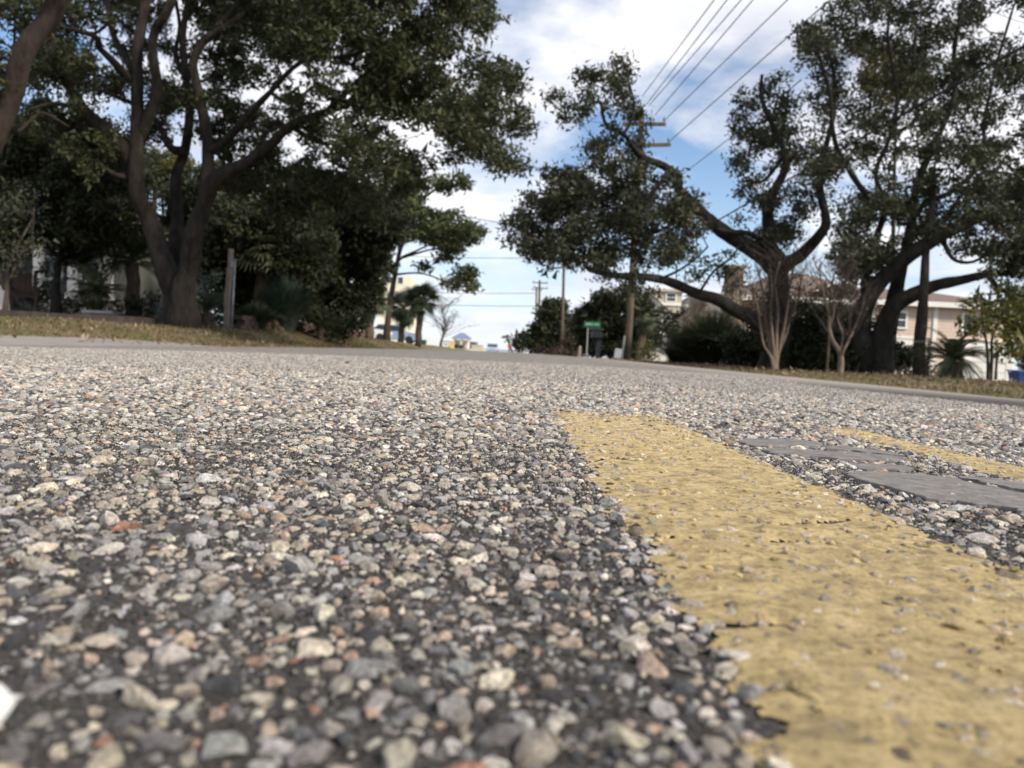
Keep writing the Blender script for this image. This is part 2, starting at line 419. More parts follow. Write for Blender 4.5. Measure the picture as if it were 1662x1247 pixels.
def ground_mat():
    mt, nt, b = nt_of('sandy soil and leaf litter')
    geo = nd(nt, 'ShaderNodeNewGeometry').outputs['Position']
    sp = nd(nt, 'ShaderNodeSeparateXYZ', {0: geo})
    f = noise(nt, geo, 3.5, 7, 0.7)
    c = rampn(nt, f, [(0.3, (0.085, 0.07, 0.045)), (0.5, (0.17, 0.14, 0.085)), (0.7, (0.27, 0.22, 0.13))])
    g = noise(nt, geo, 0.8, 4)
    c = mixc(nt, rampn(nt, g, [(0.42, (0, 0, 0)), (0.6, (0.7, 0.7, 0.7))]), c, (0.13, 0.13, 0.05))
    # leaf mould of the planted yards, away from the verges
    ax = nd(nt, 'ShaderNodeMapRange', {0: sp.outputs[0], 1: -6.3, 2: -6.9, 3: 0.0, 4: 1.0}).outputs[0]
    c = mixc(nt, ax, c, (0.055, 0.042, 0.03))
    # pale sand and paving by the beach
    far = nd(nt, 'ShaderNodeMapRange', {0: sp.outputs[1], 1: 95.0, 2: 120.0, 3: 0.0, 4: 1.0}).outputs[0]
    c = mixc(nt, far, c, (0.45, 0.42, 0.37))
    nt.links.new(c, b.inputs['Base Color'])
    b.inputs['Roughness'].default_value = 0.95
    b.inputs['Specular IOR Level'].default_value = 0.1
    bump(nt, b, noise(nt, geo, 25, 6, 0.7), 0.8, 0.03)
    return mt
M['ground'] = ground_mat()
def sea_mat():
    mt, nt, b = nt_of('sea water')
    b.inputs['Base Color'].default_value = (0.06, 0.10, 0.13, 1); b.inputs['Roughness'].default_value = 0.25
    bump(nt, b, noise(nt, coords(nt), 0.4, 5), 0.4, 0.3)
    return mt
M['sea'] = sea_mat()

# ------------------------------------------------------------------ ground, road, driveway, sea
def sheet(xs, ys, zf):
    xs = np.asarray(xs, float); ys = np.asarray(ys, float)
    X, Y = np.meshgrid(xs, ys)
    Z = zf(X, Y)
    V = np.stack([X, Y, Z], -1).reshape(-1, 3)
    nx, ny = len(xs), len(ys)
    i = (np.arange(ny - 1)[:, None] * nx + np.arange(nx - 1)[None, :]).ravel()
    Fq = np.stack([i, i + 1, i + nx + 1, i + nx], -1)
    return V, Fq.ravel(), np.full(len(Fq), 4)
gxs = sorted(set(GX + [-200, -120, -90, -40, -30, -22, -17, -9, -7.5, -5.7, -5, -4.45, -3.9, -3.2, 3.0, 4.3, 7, 12, 16, 20, 32, 40, 90, 150, 250]))
gys = np.concatenate([np.arange(-40, 0, 8.0), np.arange(0, 40, 1.0), np.arange(40, 160, 6.0), [170, 200, 240, 260]])
def gzf(X, Y):
    Z = gz(X, Y)
    inner = (X > RL + 0.1) & (X < RR - 0.1)
    Z = np.where(inner, Z - 0.06, Z)
    w = 0.012 * np.sin(X * 2.1 + Y * 1.3) + 0.012 * np.sin(Y * 0.7 - X * 1.1)
    return Z + np.where((X < -3.6) | (X > 3.4), w, 0)
o = build_np('ground', *sheet(gxs, gys, gzf), M['ground'], smooth=True, kind='structure')
def road_sheet():
    xs = np.linspace(0, 1, 41)
    ys = np.concatenate([np.arange(-3, 12, 0.15), np.arange(12, 40, 0.6), np.arange(40, 172, 4.0)])
    V, l, s = sheet(xs, ys, lambda X, Y: X * 0)
    t = V[:, 0]; y = V[:, 1]
    wob = 0.035 * np.sin(y * 1.7) + 0.03 * np.sin(y * 4.3 + 1)
    lo = RL + wob; hi = RR + 0.04 * np.sin(y * 2.3 + 2) + 0.025 * np.sin(y * 5.9)
    x = lo + (hi - lo) * t
    V[:, 0] = x; V[:, 2] = crown(x) + fall(y)
    return V, l, s
road = build_np('road', *road_sheet(), M['road'], smooth=True, kind='structure')
# concrete driveway mouth on the left shoulder
dv, dl, ds = sheet(np.linspace(-4.72, -3.36, 8), np.linspace(-2, 9.6, 40), lambda X, Y: np.interp(X, [-4.72, -3.36], [-0.034, -0.0745]) + 0 * Y)
dv[:, 0] -= np.where(dv[:, 0] < -4.6, 0.05 * np.sin(dv[:, 1] * 2.0), 0)
build_np('driveway', dv, dl, ds, M['concrete'], smooth=True, kind='structure')
sv, sl, ss = sheet([-1500, 1500], [255, 2600], lambda X, Y: X * 0 - 1.35)
build_np('sea', sv, sl, ss, M['sea'], kind='structure')

# ------------------------------------------------------------------ stones of the road surface
T = (1 + 5 ** 0.5) / 2
ICO_V = np.array([(-1, T, 0), (1, T, 0), (-1, -T, 0), (1, -T, 0), (0, -1, T), (0, 1, T), (0, -1, -T), (0, 1, -T), (T, 0, -1), (T, 0, 1), (-T, 0, -1), (-T, 0, 1)], float)
ICO_V /= np.linalg.norm(ICO_V[0])
ICO_F = np.array([(0, 11, 5), (0, 5, 1), (0, 1, 7), (0, 7, 10), (0, 10, 11), (1, 5, 9), (5, 11, 4), (11, 10, 2), (10, 7, 6), (7, 1, 8), (3, 9, 4), (3, 4, 2), (3, 2, 6), (3, 6, 8), (3, 8, 9), (4, 9, 5), (2, 4, 11), (6, 2, 10), (8, 6, 7), (9, 8, 1)])
def subdiv(V, Fs):
    V = [tuple(v) for v in V]; cache = {}; out = []
    def mid(a, b):
        k = (min(a, b), max(a, b))
        if k not in cache:
            p = (np.array(V[a]) + np.array(V[b])) / 2; V.append(tuple(p / np.linalg.norm(p))); cache[k] = len(V) - 1
        return cache[k]
    for a, b, c in Fs:
        x, y, z = mid(a, b), mid(b, c), mid(c, a)
        out += [(a, x, z), (b, y, x), (c, z, y), (x, y, z)]
    return np.array(V), np.array(out)
ICO2_V, ICO2_F = subdiv(ICO_V, ICO_F)
def stone_variants(V, n, planes=9):
    out = []
    for _ in range(n):
        P = V.copy()
        for _k in range(planes):               # cut flats, as crushed stone and worn pebbles have
            d = rng.normal(size=3); d /= np.linalg.norm(d); h = rng.uniform(0.42, 0.74)
            t = P @ d; P = P - np.maximum(t - h, 0)[:, None] * d
        P *= 1 + rng.normal(0, 0.06, (len(P), 1))
        P /= np.abs(P).max(0)
        out.append(P)
    return np.array(out)
PAL = np.array([(0.22, 0.22, 0.225), (0.30, 0.30, 0.30), (0.38, 0.375, 0.365), (0.16, 0.165, 0.175), (0.09, 0.092, 0.10), (0.055, 0.056, 0.06),
                (0.52, 0.46, 0.38), (0.45, 0.38, 0.30), (0.60, 0.56, 0.50), (0.42, 0.28, 0.20), (0.40, 0.20, 0.125), (0.48, 0.36, 0.27), (0.33, 0.30, 0.25), (0.27, 0.26, 0.23)])
PAL = np.concatenate([PAL, [(0.62, 0.55, 0.44), (0.52, 0.51, 0.50)]])
PAL_W = np.array([8, 11, 12, 6, 6, 3.5, 12, 10, 11, 2.4, 1.0, 6, 7, 6.0, 8, 7]); PAL_W /= PAL_W.sum()
LINES = [(0.0355, 0.1325, 0.685), (0.2425, 0.287, 0.655)]          # left edge, right edge, far end of each painted line
def edge_wobble(y, k):
    return 0.0028 * np.sin(y * 95 + k) + 0.0022 * np.sin(y * 210 + 2.1 * k) + 0.0012 * np.sin(y * 480 + 3.3 * k)
def in_line(x, y, grow=0.0):
    r = np.zeros(len(x), bool)
    for k, (a, b, e) in enumerate(LINES):
        r |= (x > a + edge_wobble(y, k * 3 + 1) - grow) & (x < b + edge_wobble(y, k * 3 + 2) + grow) & (y < e + 0.02 * np.sin(x * 160) + grow)
    return r
# grey cracked slab pieces between the lines, outlined as seen
Z2 = lambda pts: [(1120 + x / 3.066, 660 + y / 3.066) for x, y in pts]
SLAB_PX = [
    Z2([(222, 166), (262, 154), (330, 150), (470, 154), (560, 158), (640, 166), (668, 176), (640, 186), (560, 190), (480, 192), (400, 190), (330, 189), (270, 182)]),
    Z2([(345, 203), (400, 198), (480, 204), (580, 206), (690, 208), (720, 214), (800, 212), (880, 222), (960, 226), (1092, 240), (1080, 256), (1000, 257), (900, 256), (820, 252), (740, 250), (640, 240), (560, 236), (460, 228), (380, 219)]),
    Z2([(700, 184), (760, 186), (880, 200), (1000, 214), (1080, 231), (1010, 226), (890, 216), (810, 206), (730, 203), (672, 200)]),
    Z2([(800, 279), (860, 272), (960, 274), (1080, 282), (1120, 292), (1060, 303), (960, 300), (880, 303), (830, 298)]),
    Z2([(730, 312), (800, 307), (900, 309), (1010, 312), (1100, 319), (1230, 330), (1300, 336), (1420, 366), (1560, 391), (1700, 420), (1900, 455), (2100, 490), (2080, 600), (1850, 560), (1662, 496), (1560, 482), (1430, 472), (1330, 455), (1240, 450), (1170, 444), (1090, 418), (990, 388), (880, 366), (800, 337)]),
    Z2([(1318, 331), (1400, 331), (1500, 338), (1662, 362), (1850, 392), (2050, 425), (2060, 468), (1880, 440), (1700, 408), (1560, 378), (1440, 358)]),
]
SLAB_TOP = 0.0016
def poly_xy(px):
    P = [on_z(x, y, SLAB_TOP) for x, y in px]
    return np.array([(p.x, p.y) for p in P])
def jagged(P, amp=0.0016, step=0.004):
    out = []
    for i in range(len(P)):
        a, b = P[i], P[(i + 1) % len(P)]
        n = max(1, int(np.linalg.norm(b - a) / step))
        d = (b - a); nrm = np.array([-d[1], d[0]]) / (np.linalg.norm(d) + 1e-9)
        for k in range(n):
            out.append(a + d * k / n + (nrm * rng.normal(0, amp) if k else 0))
    return np.array(out)
def shrink(P): return P.mean(0) + (P - P.mean(0)) * 0.965
SLABS = [jagged(shrink(poly_xy(p))) for p in SLAB_PX]
def inside(poly, x, y):
    r = np.zeros(len(x), bool); n = len(poly)
    for i in range(n):
        x1, y1 = poly[i]; x2, y2 = poly[(i + 1) % n]
        c = ((y1 > y) != (y2 > y)) & (x < (x2 - x1) * (y - y1) / (y2 - y1 + 1e-12) + x1)
        r ^= c
    return r
def in_slab(x, y):
    r = np.zeros(len(x), bool)
    for p in SLABS: r |= inside(p, x, y)
    return r

def scatter(y0, y1, sizes, side=0.10, tang=0.72, maxfill=1.0):
    """pack stones, the large ones first, none overlapping by much"""
    cell = sizes[0][1] * 1.02
    grid = {}
    res = []
    xm = tang * y1 + side
    for (s0, s1, dens) in sizes:
        n = int(dens * 2 * xm * (y1 - y0))
        xs = rng.uniform(-xm, xm, n); ys = rng.uniform(y0, y1, n); rr = rng.uniform(s0, s1, n) / 2
        ok = np.abs(xs) < tang * ys + side
        for x, y, r in zip(xs[ok], ys[ok], rr[ok]):
            gx, gy = int(x // cell), int(y // cell); bad = False
            for i in (gx - 1, gx, gx + 1):
                for j in (gy - 1, gy, gy + 1):
                    for (a, b, c) in grid.get((i, j), ()):
                        if (a - x) ** 2 + (b - y) ** 2 < ((r + c) * 0.85) ** 2: bad = True; break
                    if bad: break
                if bad: break
            if bad: continue
            grid.setdefault((gx, gy), []).append((x, y, r)); res.append((x, y, r))
    return np.array(res)
def rot_mats(n, tilt):
    a = rng.uniform(0, 2 * np.pi, n); tx = rng.normal(0, tilt, n); ty = rng.normal(0, tilt, n)
    ca, sa = np.cos(a), np.sin(a)
    Rz = np.zeros((n, 3, 3)); Rz[:, 0, 0] = ca; Rz[:, 0, 1] = -sa; Rz[:, 1, 0] = sa; Rz[:, 1, 1] = ca; Rz[:, 2, 2] = 1
    Rx = np.zeros((n, 3, 3)); Rx[:, 0, 0] = 1; Rx[:, 1, 1] = np.cos(tx); Rx[:, 1, 2] = -np.sin(tx); Rx[:, 2, 1] = np.sin(tx); Rx[:, 2, 2] = np.cos(tx)
    Ry = np.zeros((n, 3, 3)); Ry[:, 1, 1] = 1; Ry[:, 0, 0] = np.cos(ty); Ry[:, 0, 2] = np.sin(ty); Ry[:, 2, 0] = -np.sin(ty); Ry[:, 2, 2] = np.cos(ty)
    return Rx @ Ry @ Rz, a, tx, ty
def tones(n):
    c = PAL[rng.choice(len(PAL), n, p=PAL_W)]
    c = c * 0.85 + c.mean(1, keepdims=True) * np.array([1.05, 1.0, 0.92]) * 0.15
    return c * rng.uniform(0.85, 1.38, (n, 1)) * rng.uniform(0.97, 1.03, (n, 3))
PAINT = np.array((0.60, 0.465, 0.23))

near = scatter(0.055, 0.5, [(0.0060, 0.0084, 1500), (0.0042, 0.0060, 11000), (0.0027, 0.0042, 40000), (0.0015, 0.0027, 100000), (0.0008, 0.0014, 90000)])
midd = scatter(0.5, 1.3, [(0.0055, 0.0080, 3000), (0.0037, 0.0055, 23000), (0.0022, 0.0037, 62000)], tang=0.68)
V2 = stone_variants(ICO2_V, 28); V1 = stone_variants(ICO_V, 24, 4)
def prep(S):
    n = len(S)
    d = {}
    d['x'], d['y'], r = S[:, 0], S[:, 1], S[:, 2]
    asp = rng.uniform(0.72, 1.4, n)
    d['sx'] = r * asp * 1.04; d['sy'] = r / np.sqrt(asp) * 1.04
    d['sz'] = r * rng.uniform(0.5, 0.86, n)
    d['z'] = crown(d['x']) + d['sz'] * rng.uniform(-0.42, 0.22, n)
    d['col'] = tones(n)
    ln = in_line(d['x'], d['y'], -0.006)
    fade = np.clip((d['y'] - 0.53) / 0.13, 0, 1)
    painted = ln & (rng.random(n) < 0.62 - 0.35 * fade)
    d['painted'] = painted; d['line'] = ln
    bare = ln & ~painted
    d['col'][bare] = d['col'][bare] * 0.68 + PAINT * np.array([0.34, 0.33, 0.4])
    d['col'][painted] = PAINT * rng.uniform(0.75, 1.12, (painted.sum(), 1))
    # under the paint the stones only just stand proud
    d['z'][ln] = (0.0017 - d['sz'] * rng.uniform(0.80, 1.03, n))[ln] + crown(d['x'])[ln]
    keep = ~in_slab(d['x'], d['y']) | ((rng.random(n) < 0.03) & (r < 0.0022))
    d['z'] += np.where(in_slab(d['x'], d['y']), 0.0011, 0)
    pt = 0.5 + 0.25 * np.sin(d['x'] * 41 + 3 * np.sin(d['y'] * 17)) + 0.25 * np.sin(d['y'] * 53 + 2 * np.sin(d['x'] * 29))
    keep &= rng.random(n) < 0.80 + 0.4 * pt            # worn patches where the binder shows
    keep &= ~(painted & (rng.random(n) < 0.72)) & ~(ln & (r < 0.0009))
    return {k: v[keep] for k, v in d.items()}
def stones_np(d, Var, Fs, tilt):
    Fs = Fs[Var[0][Fs].mean(1)[:, 2] > -0.35]            # the undersides lie in the binder
    n = len(d['x']); Rm, *_ = rot_mats(n, tilt)
    P = Var[rng.integers(0, len(Var), n)] * np.stack([d['sx'], d['sy'], d['sz']], -1)[:, None, :]
    P = np.einsum('nij,nkj->nki', Rm, P) + np.stack([d['x'], d['y'], d['z']], -1)[:, None, :]
    k = Var.shape[1]
    Fa = (Fs[None] + (np.arange(n) * k)[:, None, None]).reshape(-1)
    C = np.repeat(d['col'], k, 0)
    return P.reshape(-1, 3), Fa, np.full(n * len(Fs), 3), C
A = prep(near)
# the 300 stones that show largest become objects of their own
def screen(d):
    p = np.stack([d['x'], d['y'], d['z'] - CAMZ], -1)
    dep = p @ np.array(fw); sx = (p @ np.array(rt)) / dep * F + 831; sy = -(p @ np.array(up)) / dep * F + 623.5
    return sx, sy, dep
sx_, sy_, dep_ = screen(A)
size = np.sqrt(A['sx'] * A['sy']) / dep_ * np.where((sx_ > -10) & (sx_ < 1672) & (sy_ < 1250) & ~A['painted'] & (dep_ > 0.088), 1, 0)
big = np.argsort(-size)[:290]
vmesh = []
for i in range(len(V2)):
    me = np_mesh('stone', V2[i], ICO2_F.ravel(), np.full(len(ICO2_F), 3), True); me.materials.append(M['stone_obj']); me.set_sharp_from_angle(angle=R(32)); vmesh.append(me)
_, az, tx, ty = rot_mats(len(big), 0.16)
for j, i in enumerate(big):
    o = link('stone', vmesh[j % len(vmesh)], road, (A['x'][i], A['y'][i], A['z'][i]))
    o.scale = (A['sx'][i], A['sy'][i], A['sz'][i]); o.rotation_euler = (tx[j], ty[j], az[j])
    o.color = (*A['col'][i], 1)
mask = np.ones(len(A['x']), bool); mask[big] = False
A = {k: v[mask] for k, v in A.items()}
hi = (A['sx'] > 0.0021)
va, fa, na, ca = stones_np({k: v[hi] for k, v in A.items()}, V2, ICO2_F, 0.16)
vb, fb, nb, cb = stones_np({k: v[~hi] for k, v in A.items()}, V1, ICO_F, 0.3)
B = prep(midd)
vc, fc, nc, cc = stones_np(B, V1, ICO_F, 0.15)
# farther stones: low domes, coarser with distance
def dome_far():
    parts = []
    for (y0, y1, dens, s0, s1) in ((1.3, 2.0, 20000, 0.0032, 0.0062), (2.0, 3.1, 8000, 0.004, 0.007)):
        xm = 0.70 * y1
        n = int(dens * 2 * xm * (y1 - y0))
        x = rng.uniform(-xm, xm, n); y = rng.uniform(y0, y1, n)
        ok = (np.abs(x) < 0.70 * y) & (x > RL + 0.1) & (x < 0.95 + 0.12 * np.sin(y * 2.1) + rng.normal(0, .05, n))
        x, y = x[ok], y[ok]; n = len(x)
        r = rng.uniform(s0, s1, n) / 2
        ang = rng.uniform(0, 6.28, n)[:, None] + np.arange(4)[None] * (2 * np.pi / 4)
        rr = r[:, None] * rng.uniform(0.75, 1.25, (n, 4))
        z = crown(x)
        h = r * rng.uniform(0.35, 0.7, n) * (1 if y0 < 2.5 else 0.6)
        ring = np.stack([x[:, None] + np.cos(ang) * rr, y[:, None] + np.sin(ang) * rr, np.repeat((z - 0.0005)[:, None], 4, 1)], -1)
        ring2 = np.stack([x[:, None] + np.cos(ang) * rr * 0.55, y[:, None] + np.sin(ang) * rr * 0.55, (z + h)[:, None] * np.ones((1, 4)) + rng.normal(0, 0.15, (n, 4)) * h[:, None]], -1)
        P = np.concatenate([ring, ring2], 1)
        tn = tones(n); tn = (tn * 0.55 + tn.mean(1, keepdims=True) * np.array([1.06, 1.0, 0.93]) * 0.45) * 0.75 + np.array([0.31, 0.288, 0.262]) * 0.25; parts.append((P, tn))
    P = np.concatenate([p for p, _ in parts]); C = np.concatenate([c for _, c in parts]); n = len(P)
    quad = np.array([(k, (k + 1) % 4, 4 + (k + 1) % 4, 4 + k) for k in range(4)])
    base = (np.arange(n) * 8)[:, None]
    loops = np.concatenate([(quad.ravel()[None] + base), (np.array([4, 5, 6, 7])[None] + base)], 1).ravel()
    sizes = np.tile([4, 4, 4, 4, 4], n)
    return P.reshape(-1, 3), loops, sizes, np.repeat(C, 8, 0)
vd, fd, nd_, cd = dome_far()
# grit that makes the binder rough: low four sided points
def grit(n, ymax):
    y = 0.06 + (ymax - 0.06) * np.sqrt(rng.random(n)); x = rng.uniform(-1, 1, n) * (0.68 * y + 0.06)
    ok = ~in_line(x, y, -0.004) & ~in_slab(x, y); x, y = x[ok], y[ok]; n = len(x)
    r = rng.uniform(0.00025, 0.0007, n); a = rng.uniform(0, 6.28, n)[:, None] + np.arange(4)[None] * (np.pi / 2); rr = r[:, None] * rng.uniform(.7, 1.3, (n, 4)); z = crown(x)
    ring = np.stack([x[:, None] + np.cos(a) * rr, y[:, None] + np.sin(a) * rr, np.repeat(z[:, None], 4, 1)], -1)
    top = np.stack([x + rng.normal(0, .2, n) * r, y + rng.normal(0, .2, n) * r, z + r * rng.uniform(.7, 1.7, n)], -1)[:, None]
    P = np.concatenate([ring, top], 1)
    t = np.where(rng.random((n, 1)) < .72, rng.uniform(.02, .09, (n, 1)), rng.uniform(.12, .5, (n, 1))) * np.array([1.04, 1.0, .95])
    f = np.array([(0, 1, 4), (1, 2, 4), (2, 3, 4), (3, 0, 4)])
    return P.reshape(-1, 3), (f.ravel()[None] + (np.arange(n) * 5)[:, None]).ravel(), np.full(n * 4, 3), np.repeat(t, 5, 0)
ve, fe, ne, ce = grit(70000, 0.46)
VV = np.concatenate([va, vb, vc, vd, ve]); off = np.cumsum([0, len(va), len(vb), len(vc), len(vd)])
LL = np.concatenate([fa + off[0], fb + off[1], fc + off[2], fd + off[3], fe + off[4]])
agg = build_np('road_aggregate', VV, LL, np.concatenate([na, nb, nc, nd_, ne]), M['stone'], road, smooth=True, kind='stuff', attr=np.concatenate([ca, cb, cc, cd, ce]))
agg.data.set_sharp_from_angle(angle=R(36))
print('stones', len(A['x']), len(B['x']), len(vd) // 10, 'polys', len(agg.data.polygons))

# ------------------------------------------------------------------ painted lines
def vnoise(x, y, s, seed):
    r = np.random.default_rng(seed); tab = r.random((256, 256))
    u, v = x * s, y * s
    i, j = np.floor(u).astype(int), np.floor(v).astype(int); fu, fv = u - i, v - j
    fu = fu * fu * (3 - 2 * fu); fv = fv * fv * (3 - 2 * fv)
    g = lambda a, b: tab[a % 256, b % 256]
    return (g(i, j) * (1 - fu) + g(i + 1, j) * fu) * (1 - fv) + (g(i, j + 1) * (1 - fu) + g(i + 1, j + 1) * fu) * fv
CRACKS = [[(1000, 863), (1060, 862), (1110, 866), (1150, 866), (1200, 872), (1262, 872), (1310, 869)],
          [(1268, 843), (1310, 841), (1345, 840), (1370, 836), (1420, 836)],
          [(945, 745), (990, 741), (1030, 744), (1060, 742)],
          [(1085, 1001), (1140, 1003), (1200, 1005), (1270, 1003)]]
CR = [np.array([tuple(on_z(x, y, 0.0018))[:2] for x, y in c]) for c in CRACKS]
def crack_dist(x, y):
    best = np.full(len(x), 9.0)
    for c in CR:
        for a, b in zip(c[:-1], c[1:]):
            d = b - a; t = np.clip(((x - a[0]) * d[0] + (y - a[1]) * d[1]) / (d @ d), 0, 1)
            best = np.minimum(best, np.hypot(x - a[0] - t * d[0], y - a[1] - t * d[1]))
    return best
for k, (a, b, e) in enumerate(LINES):
    step = 0.00095
    xs = np.arange(a - 0.008, b + 0.008, step); ys = np.arange(0.05 if k == 0 else 0.30, e + 0.03, step * 1.15)
    V, loops, sizes = sheet(xs, ys, lambda X, Y: X * 0)
    V[:, :2] += rng.uniform(-0.00025, 0.00025, (len(V), 2))
    x, y = V[:, 0], V[:, 1]
    h = vnoise(x, y, 190, 1) * 0.6 + vnoise(x, y, 420, 2) * 0.4
    h = 0.0007 + 0.0011 * h + 0.0006 * (vnoise(x, y, 45, 3) - 0.5)
    cdist = crack_dist(x, y)
    h -= 0.0016 * np.exp(-(cdist / 0.0016) ** 2) 
    dle = np.minimum(np.minimum(x - a, b - x), (e - y) * 0.35)
    V[:, 2] = crown(x) + h * np.clip((dle + 0.001) / 0.014, 0.06, 1)
    Fq = loops.reshape(-1, 4); cxy = V[Fq].mean(1)
    keep = in_line(cxy[:, 0], cxy[:, 1], 0.0015 * 0)
    dl = np.minimum(cxy[:, 0] - a, b - cxy[:, 0])
    rag = vnoise(cxy[:, 0], cxy[:, 1], 160, 5 + k) + 0.6 * vnoise(cxy[:, 0], cxy[:, 1], 370, 8 + k)
    thr = np.where(dl < 0.006, 0.16 + (0.006 - dl) * 100, 0.03)
    thr = np.maximum(thr, np.where(cxy[:, 1] > e - 0.14, 0.22 + (cxy[:, 1] - e + 0.14) * 6.5, 0))
    if k == 1: thr = np.where(dl < 0.006, 0.30 + (0.006 - dl) * 100, 0.22) + np.clip((cxy[:, 1] - e + 0.05) * 9, 0, 1)
    keep &= rag > thr
    keep &= crack_dist(cxy[:, 0], cxy[:, 1]) > 0.0012 * (0.35 + 1.2 * vnoise(cxy[:, 0], cxy[:, 1], 90, 31))
    Fq = Fq[keep]
    used = np.unique(Fq); remap = np.full(len(V), -1); remap[used] = np.arange(len(used))
    o = build_np('lane_marking', V[used], remap[Fq].ravel(), np.full(len(Fq), 4), M['paint'], road, smooth=True)
    set_props(o, label=['wide worn yellow painted line, cracked across', 'thin ragged yellow painted line beyond the grey patch'][k])

# ------------------------------------------------------------------ cracked grey patch
pc = SLABS[4].mean(0)
patch = thing('asphalt_patch', 'cracked flat grey patch of smooth asphalt between the two yellow lines', 'road patch', (float(pc[0]), float(pc[1]), 0.0))
for P in SLABS:
    c = P.mean(0); inner = c + (P - c) * 0.985
    n = len(P)
    zb = crown(P[:, 0])
    V = [(x, y, z - 0.001) for (x, y), z in zip(P, zb)] + [(x, y, z + SLAB_TOP - 0.0003 + rng.normal(0, 0.00012)) for (x, y), z in zip(P, zb)] + [(x, y, z + SLAB_TOP) for (x, y), z in zip(inner, zb)]
    Fs = [(i, (i + 1) % n, n + (i + 1) % n, n + i) for i in range(n)] + [(n + i, n + (i + 1) % n, 2 * n + (i + 1) % n, 2 * n + i) for i in range(n)] + [tuple(range(2 * n, 3 * n))]
    area = 0.5 * np.sum(P[:, 0] * np.roll(P[:, 1], -1) - P[:, 1] * np.roll(P[:, 0], -1))
    if area < 0: Fs = [tuple(reversed(f)) for f in Fs]
    MB().add(V, Fs).build('fragment', M['slab'], patch)

# ------------------------------------------------------------------ trees: limbs traced in the photo, leaves in clumps
def smooth_path(P, n=4):
    P = np.asarray(P, float); out = []
    for i in range(len(P) - 1):
        p0, p1, p2, p3 = P[max(i - 1, 0)], P[i], P[i + 1], P[min(i + 2, len(P) - 1)]
        for k in range(n):
            t = k / n
            out.append(0.5 * (2 * p1 + (p2 - p0) * t + (2 * p0 - 5 * p1 + 4 * p2 - p3) * t * t + (3 * p1 - p0 - 3 * p2 + p3) * t ** 3))
    out.append(P[-1])
    return np.array(out)
def limb(px, D0, D1, w0, w1, rough=0.06, n=4):
    """px: (x, y) pixels from root to tip; D0..D1 depth; w0..w1 width in pixels -> points (x, y, z, radius)"""
    K = len(px); rows = []
    for i, (x, y) in enumerate(px):
        t = i / max(1, K - 1); D = D0 + (D1 - D0) * t
        p = at(x, y, D); w = (w1 + (w0 - w1) * (1 - t) ** 1.55) * D / F / 2
        rows.append((p.x, p.y + (rng.normal(0, rough) if 0 < i else 0), p.z, w))
    S = smooth_path(rows, n)
    S[:, 3] *= 1 + rng.normal(0, 0.04, len(S))
    S[:, 3] = np.maximum(S[:, 3], 0.004)
    return S
def limb_mesh(name, S, mat, parent, sides=10):
    return MB().tube([tuple(r[:3]) for r in S], [float(r[3]) for r in S], sides).build(name, mat, parent, smooth=True)
def leaves(P, size, mat, name, parent, kind=None, upbias=0.35, aspect=0.5, sd=0.25, droop=None, tri=False):
    n = len(P)
    if n == 0: return
    d = rng.normal(size=(n, 3))
    if droop is not None: d[:, 2] -= droop
    d /= np.linalg.norm(d, axis=1)[:, None]
    u = rng.normal(size=(n, 3)); u[:, 2] += upbias * 3
    w = np.cross(d, u); w /= np.linalg.norm(w, axis=1)[:, None] + 1e-9
    nn = np.cross(w, d)
    L = size * np.exp(rng.normal(0, sd, n))[:, None]
    if tri:
        s_ = rng.choice([-1.0, 1.0], n)[:, None]
        V = np.stack([P - w * L * aspect * 0.42 + nn * L * 0.05 * s_, P + w * L * aspect * 0.42, P + d * L], 1)
        return build_np(name, V.reshape(-1, 3), np.arange(n * 3), np.full(n, 3), mat, parent, kind=kind)
    V = np.stack([P, P + d * L * 0.45 + w * L * aspect * 0.5 + nn * L * 0.06, P + d * L, P + d * L * 0.45 - w * L * aspect * 0.5 + nn * L * 0.06], 1)
    return build_np(name, V.reshape(-1, 3), np.arange(n * 4), np.full(n, 4), mat, parent, kind=kind)
def inpoly(poly, x, y):
    return inside(np.array(poly, float), np.asarray(x, float), np.asarray(y, float))
def polyclumps(poly, n, r0, r1, D0, D1, holes=(), flat=0.75, edge=0.75):
    """clumps (centre xyz, radii) filling an outline seen from the road, in real depth"""
    P = np.array(poly, float); lo, hi = P.min(0), P.max(0); out = []
    tries = 0
    while len(out) < n and tries < 300:
        tries += 1
        x = rng.uniform(lo[0], hi[0], n * 4); y = rng.uniform(lo[1], hi[1], n * 4)
        r = rng.uniform(r0, r1, n * 4)
        ok = inpoly(poly, x, y)
        for dx, dy in ((1, 0), (-1, 0), (0, 1), (0, -1)): ok &= inpoly(poly, x + dx * r * edge, y + dy * r * edge * flat)
        for hx, hy, hr in holes: ok &= np.hypot(x - hx, y - hy) > hr + r * 0.6
        for a, b, c in zip(x[ok], y[ok], r[ok]):
            if len(out) >= n: break
            D = rng.uniform(D0, D1); p = at(a, b, D); s = c * D / F
            out.append((p.x, p.y, p.z, s, s, s * flat))
    return np.array(out)
def clump_leaves(C, per_m2, cl_size, per_cluster):
    """cluster points in each clump, then leaves round each cluster"""
    pts = []; cl = []
    for x, y, z, a, b, c in C:
        n = max(3, int(per_m2 * 4 * a * max(c, 0.1)))
        q = rng.normal(size=(n, 3)); q /= np.linalg.norm(q, axis=1)[:, None]
        q *= rng.uniform(0.25, 1.0, n)[:, None] ** 0.6
        cl.append(np.array([x, y, z]) + q * np.array([a, b, c]))
    cl = np.concatenate(cl)
    k = rng.poisson(per_cluster, len(cl))
    base = np.repeat(cl, k, 0)
    pts = base + rng.normal(0, 1, (len(base), 3)) * cl_size * np.array([1, 1, 0.7])
    return pts, cl
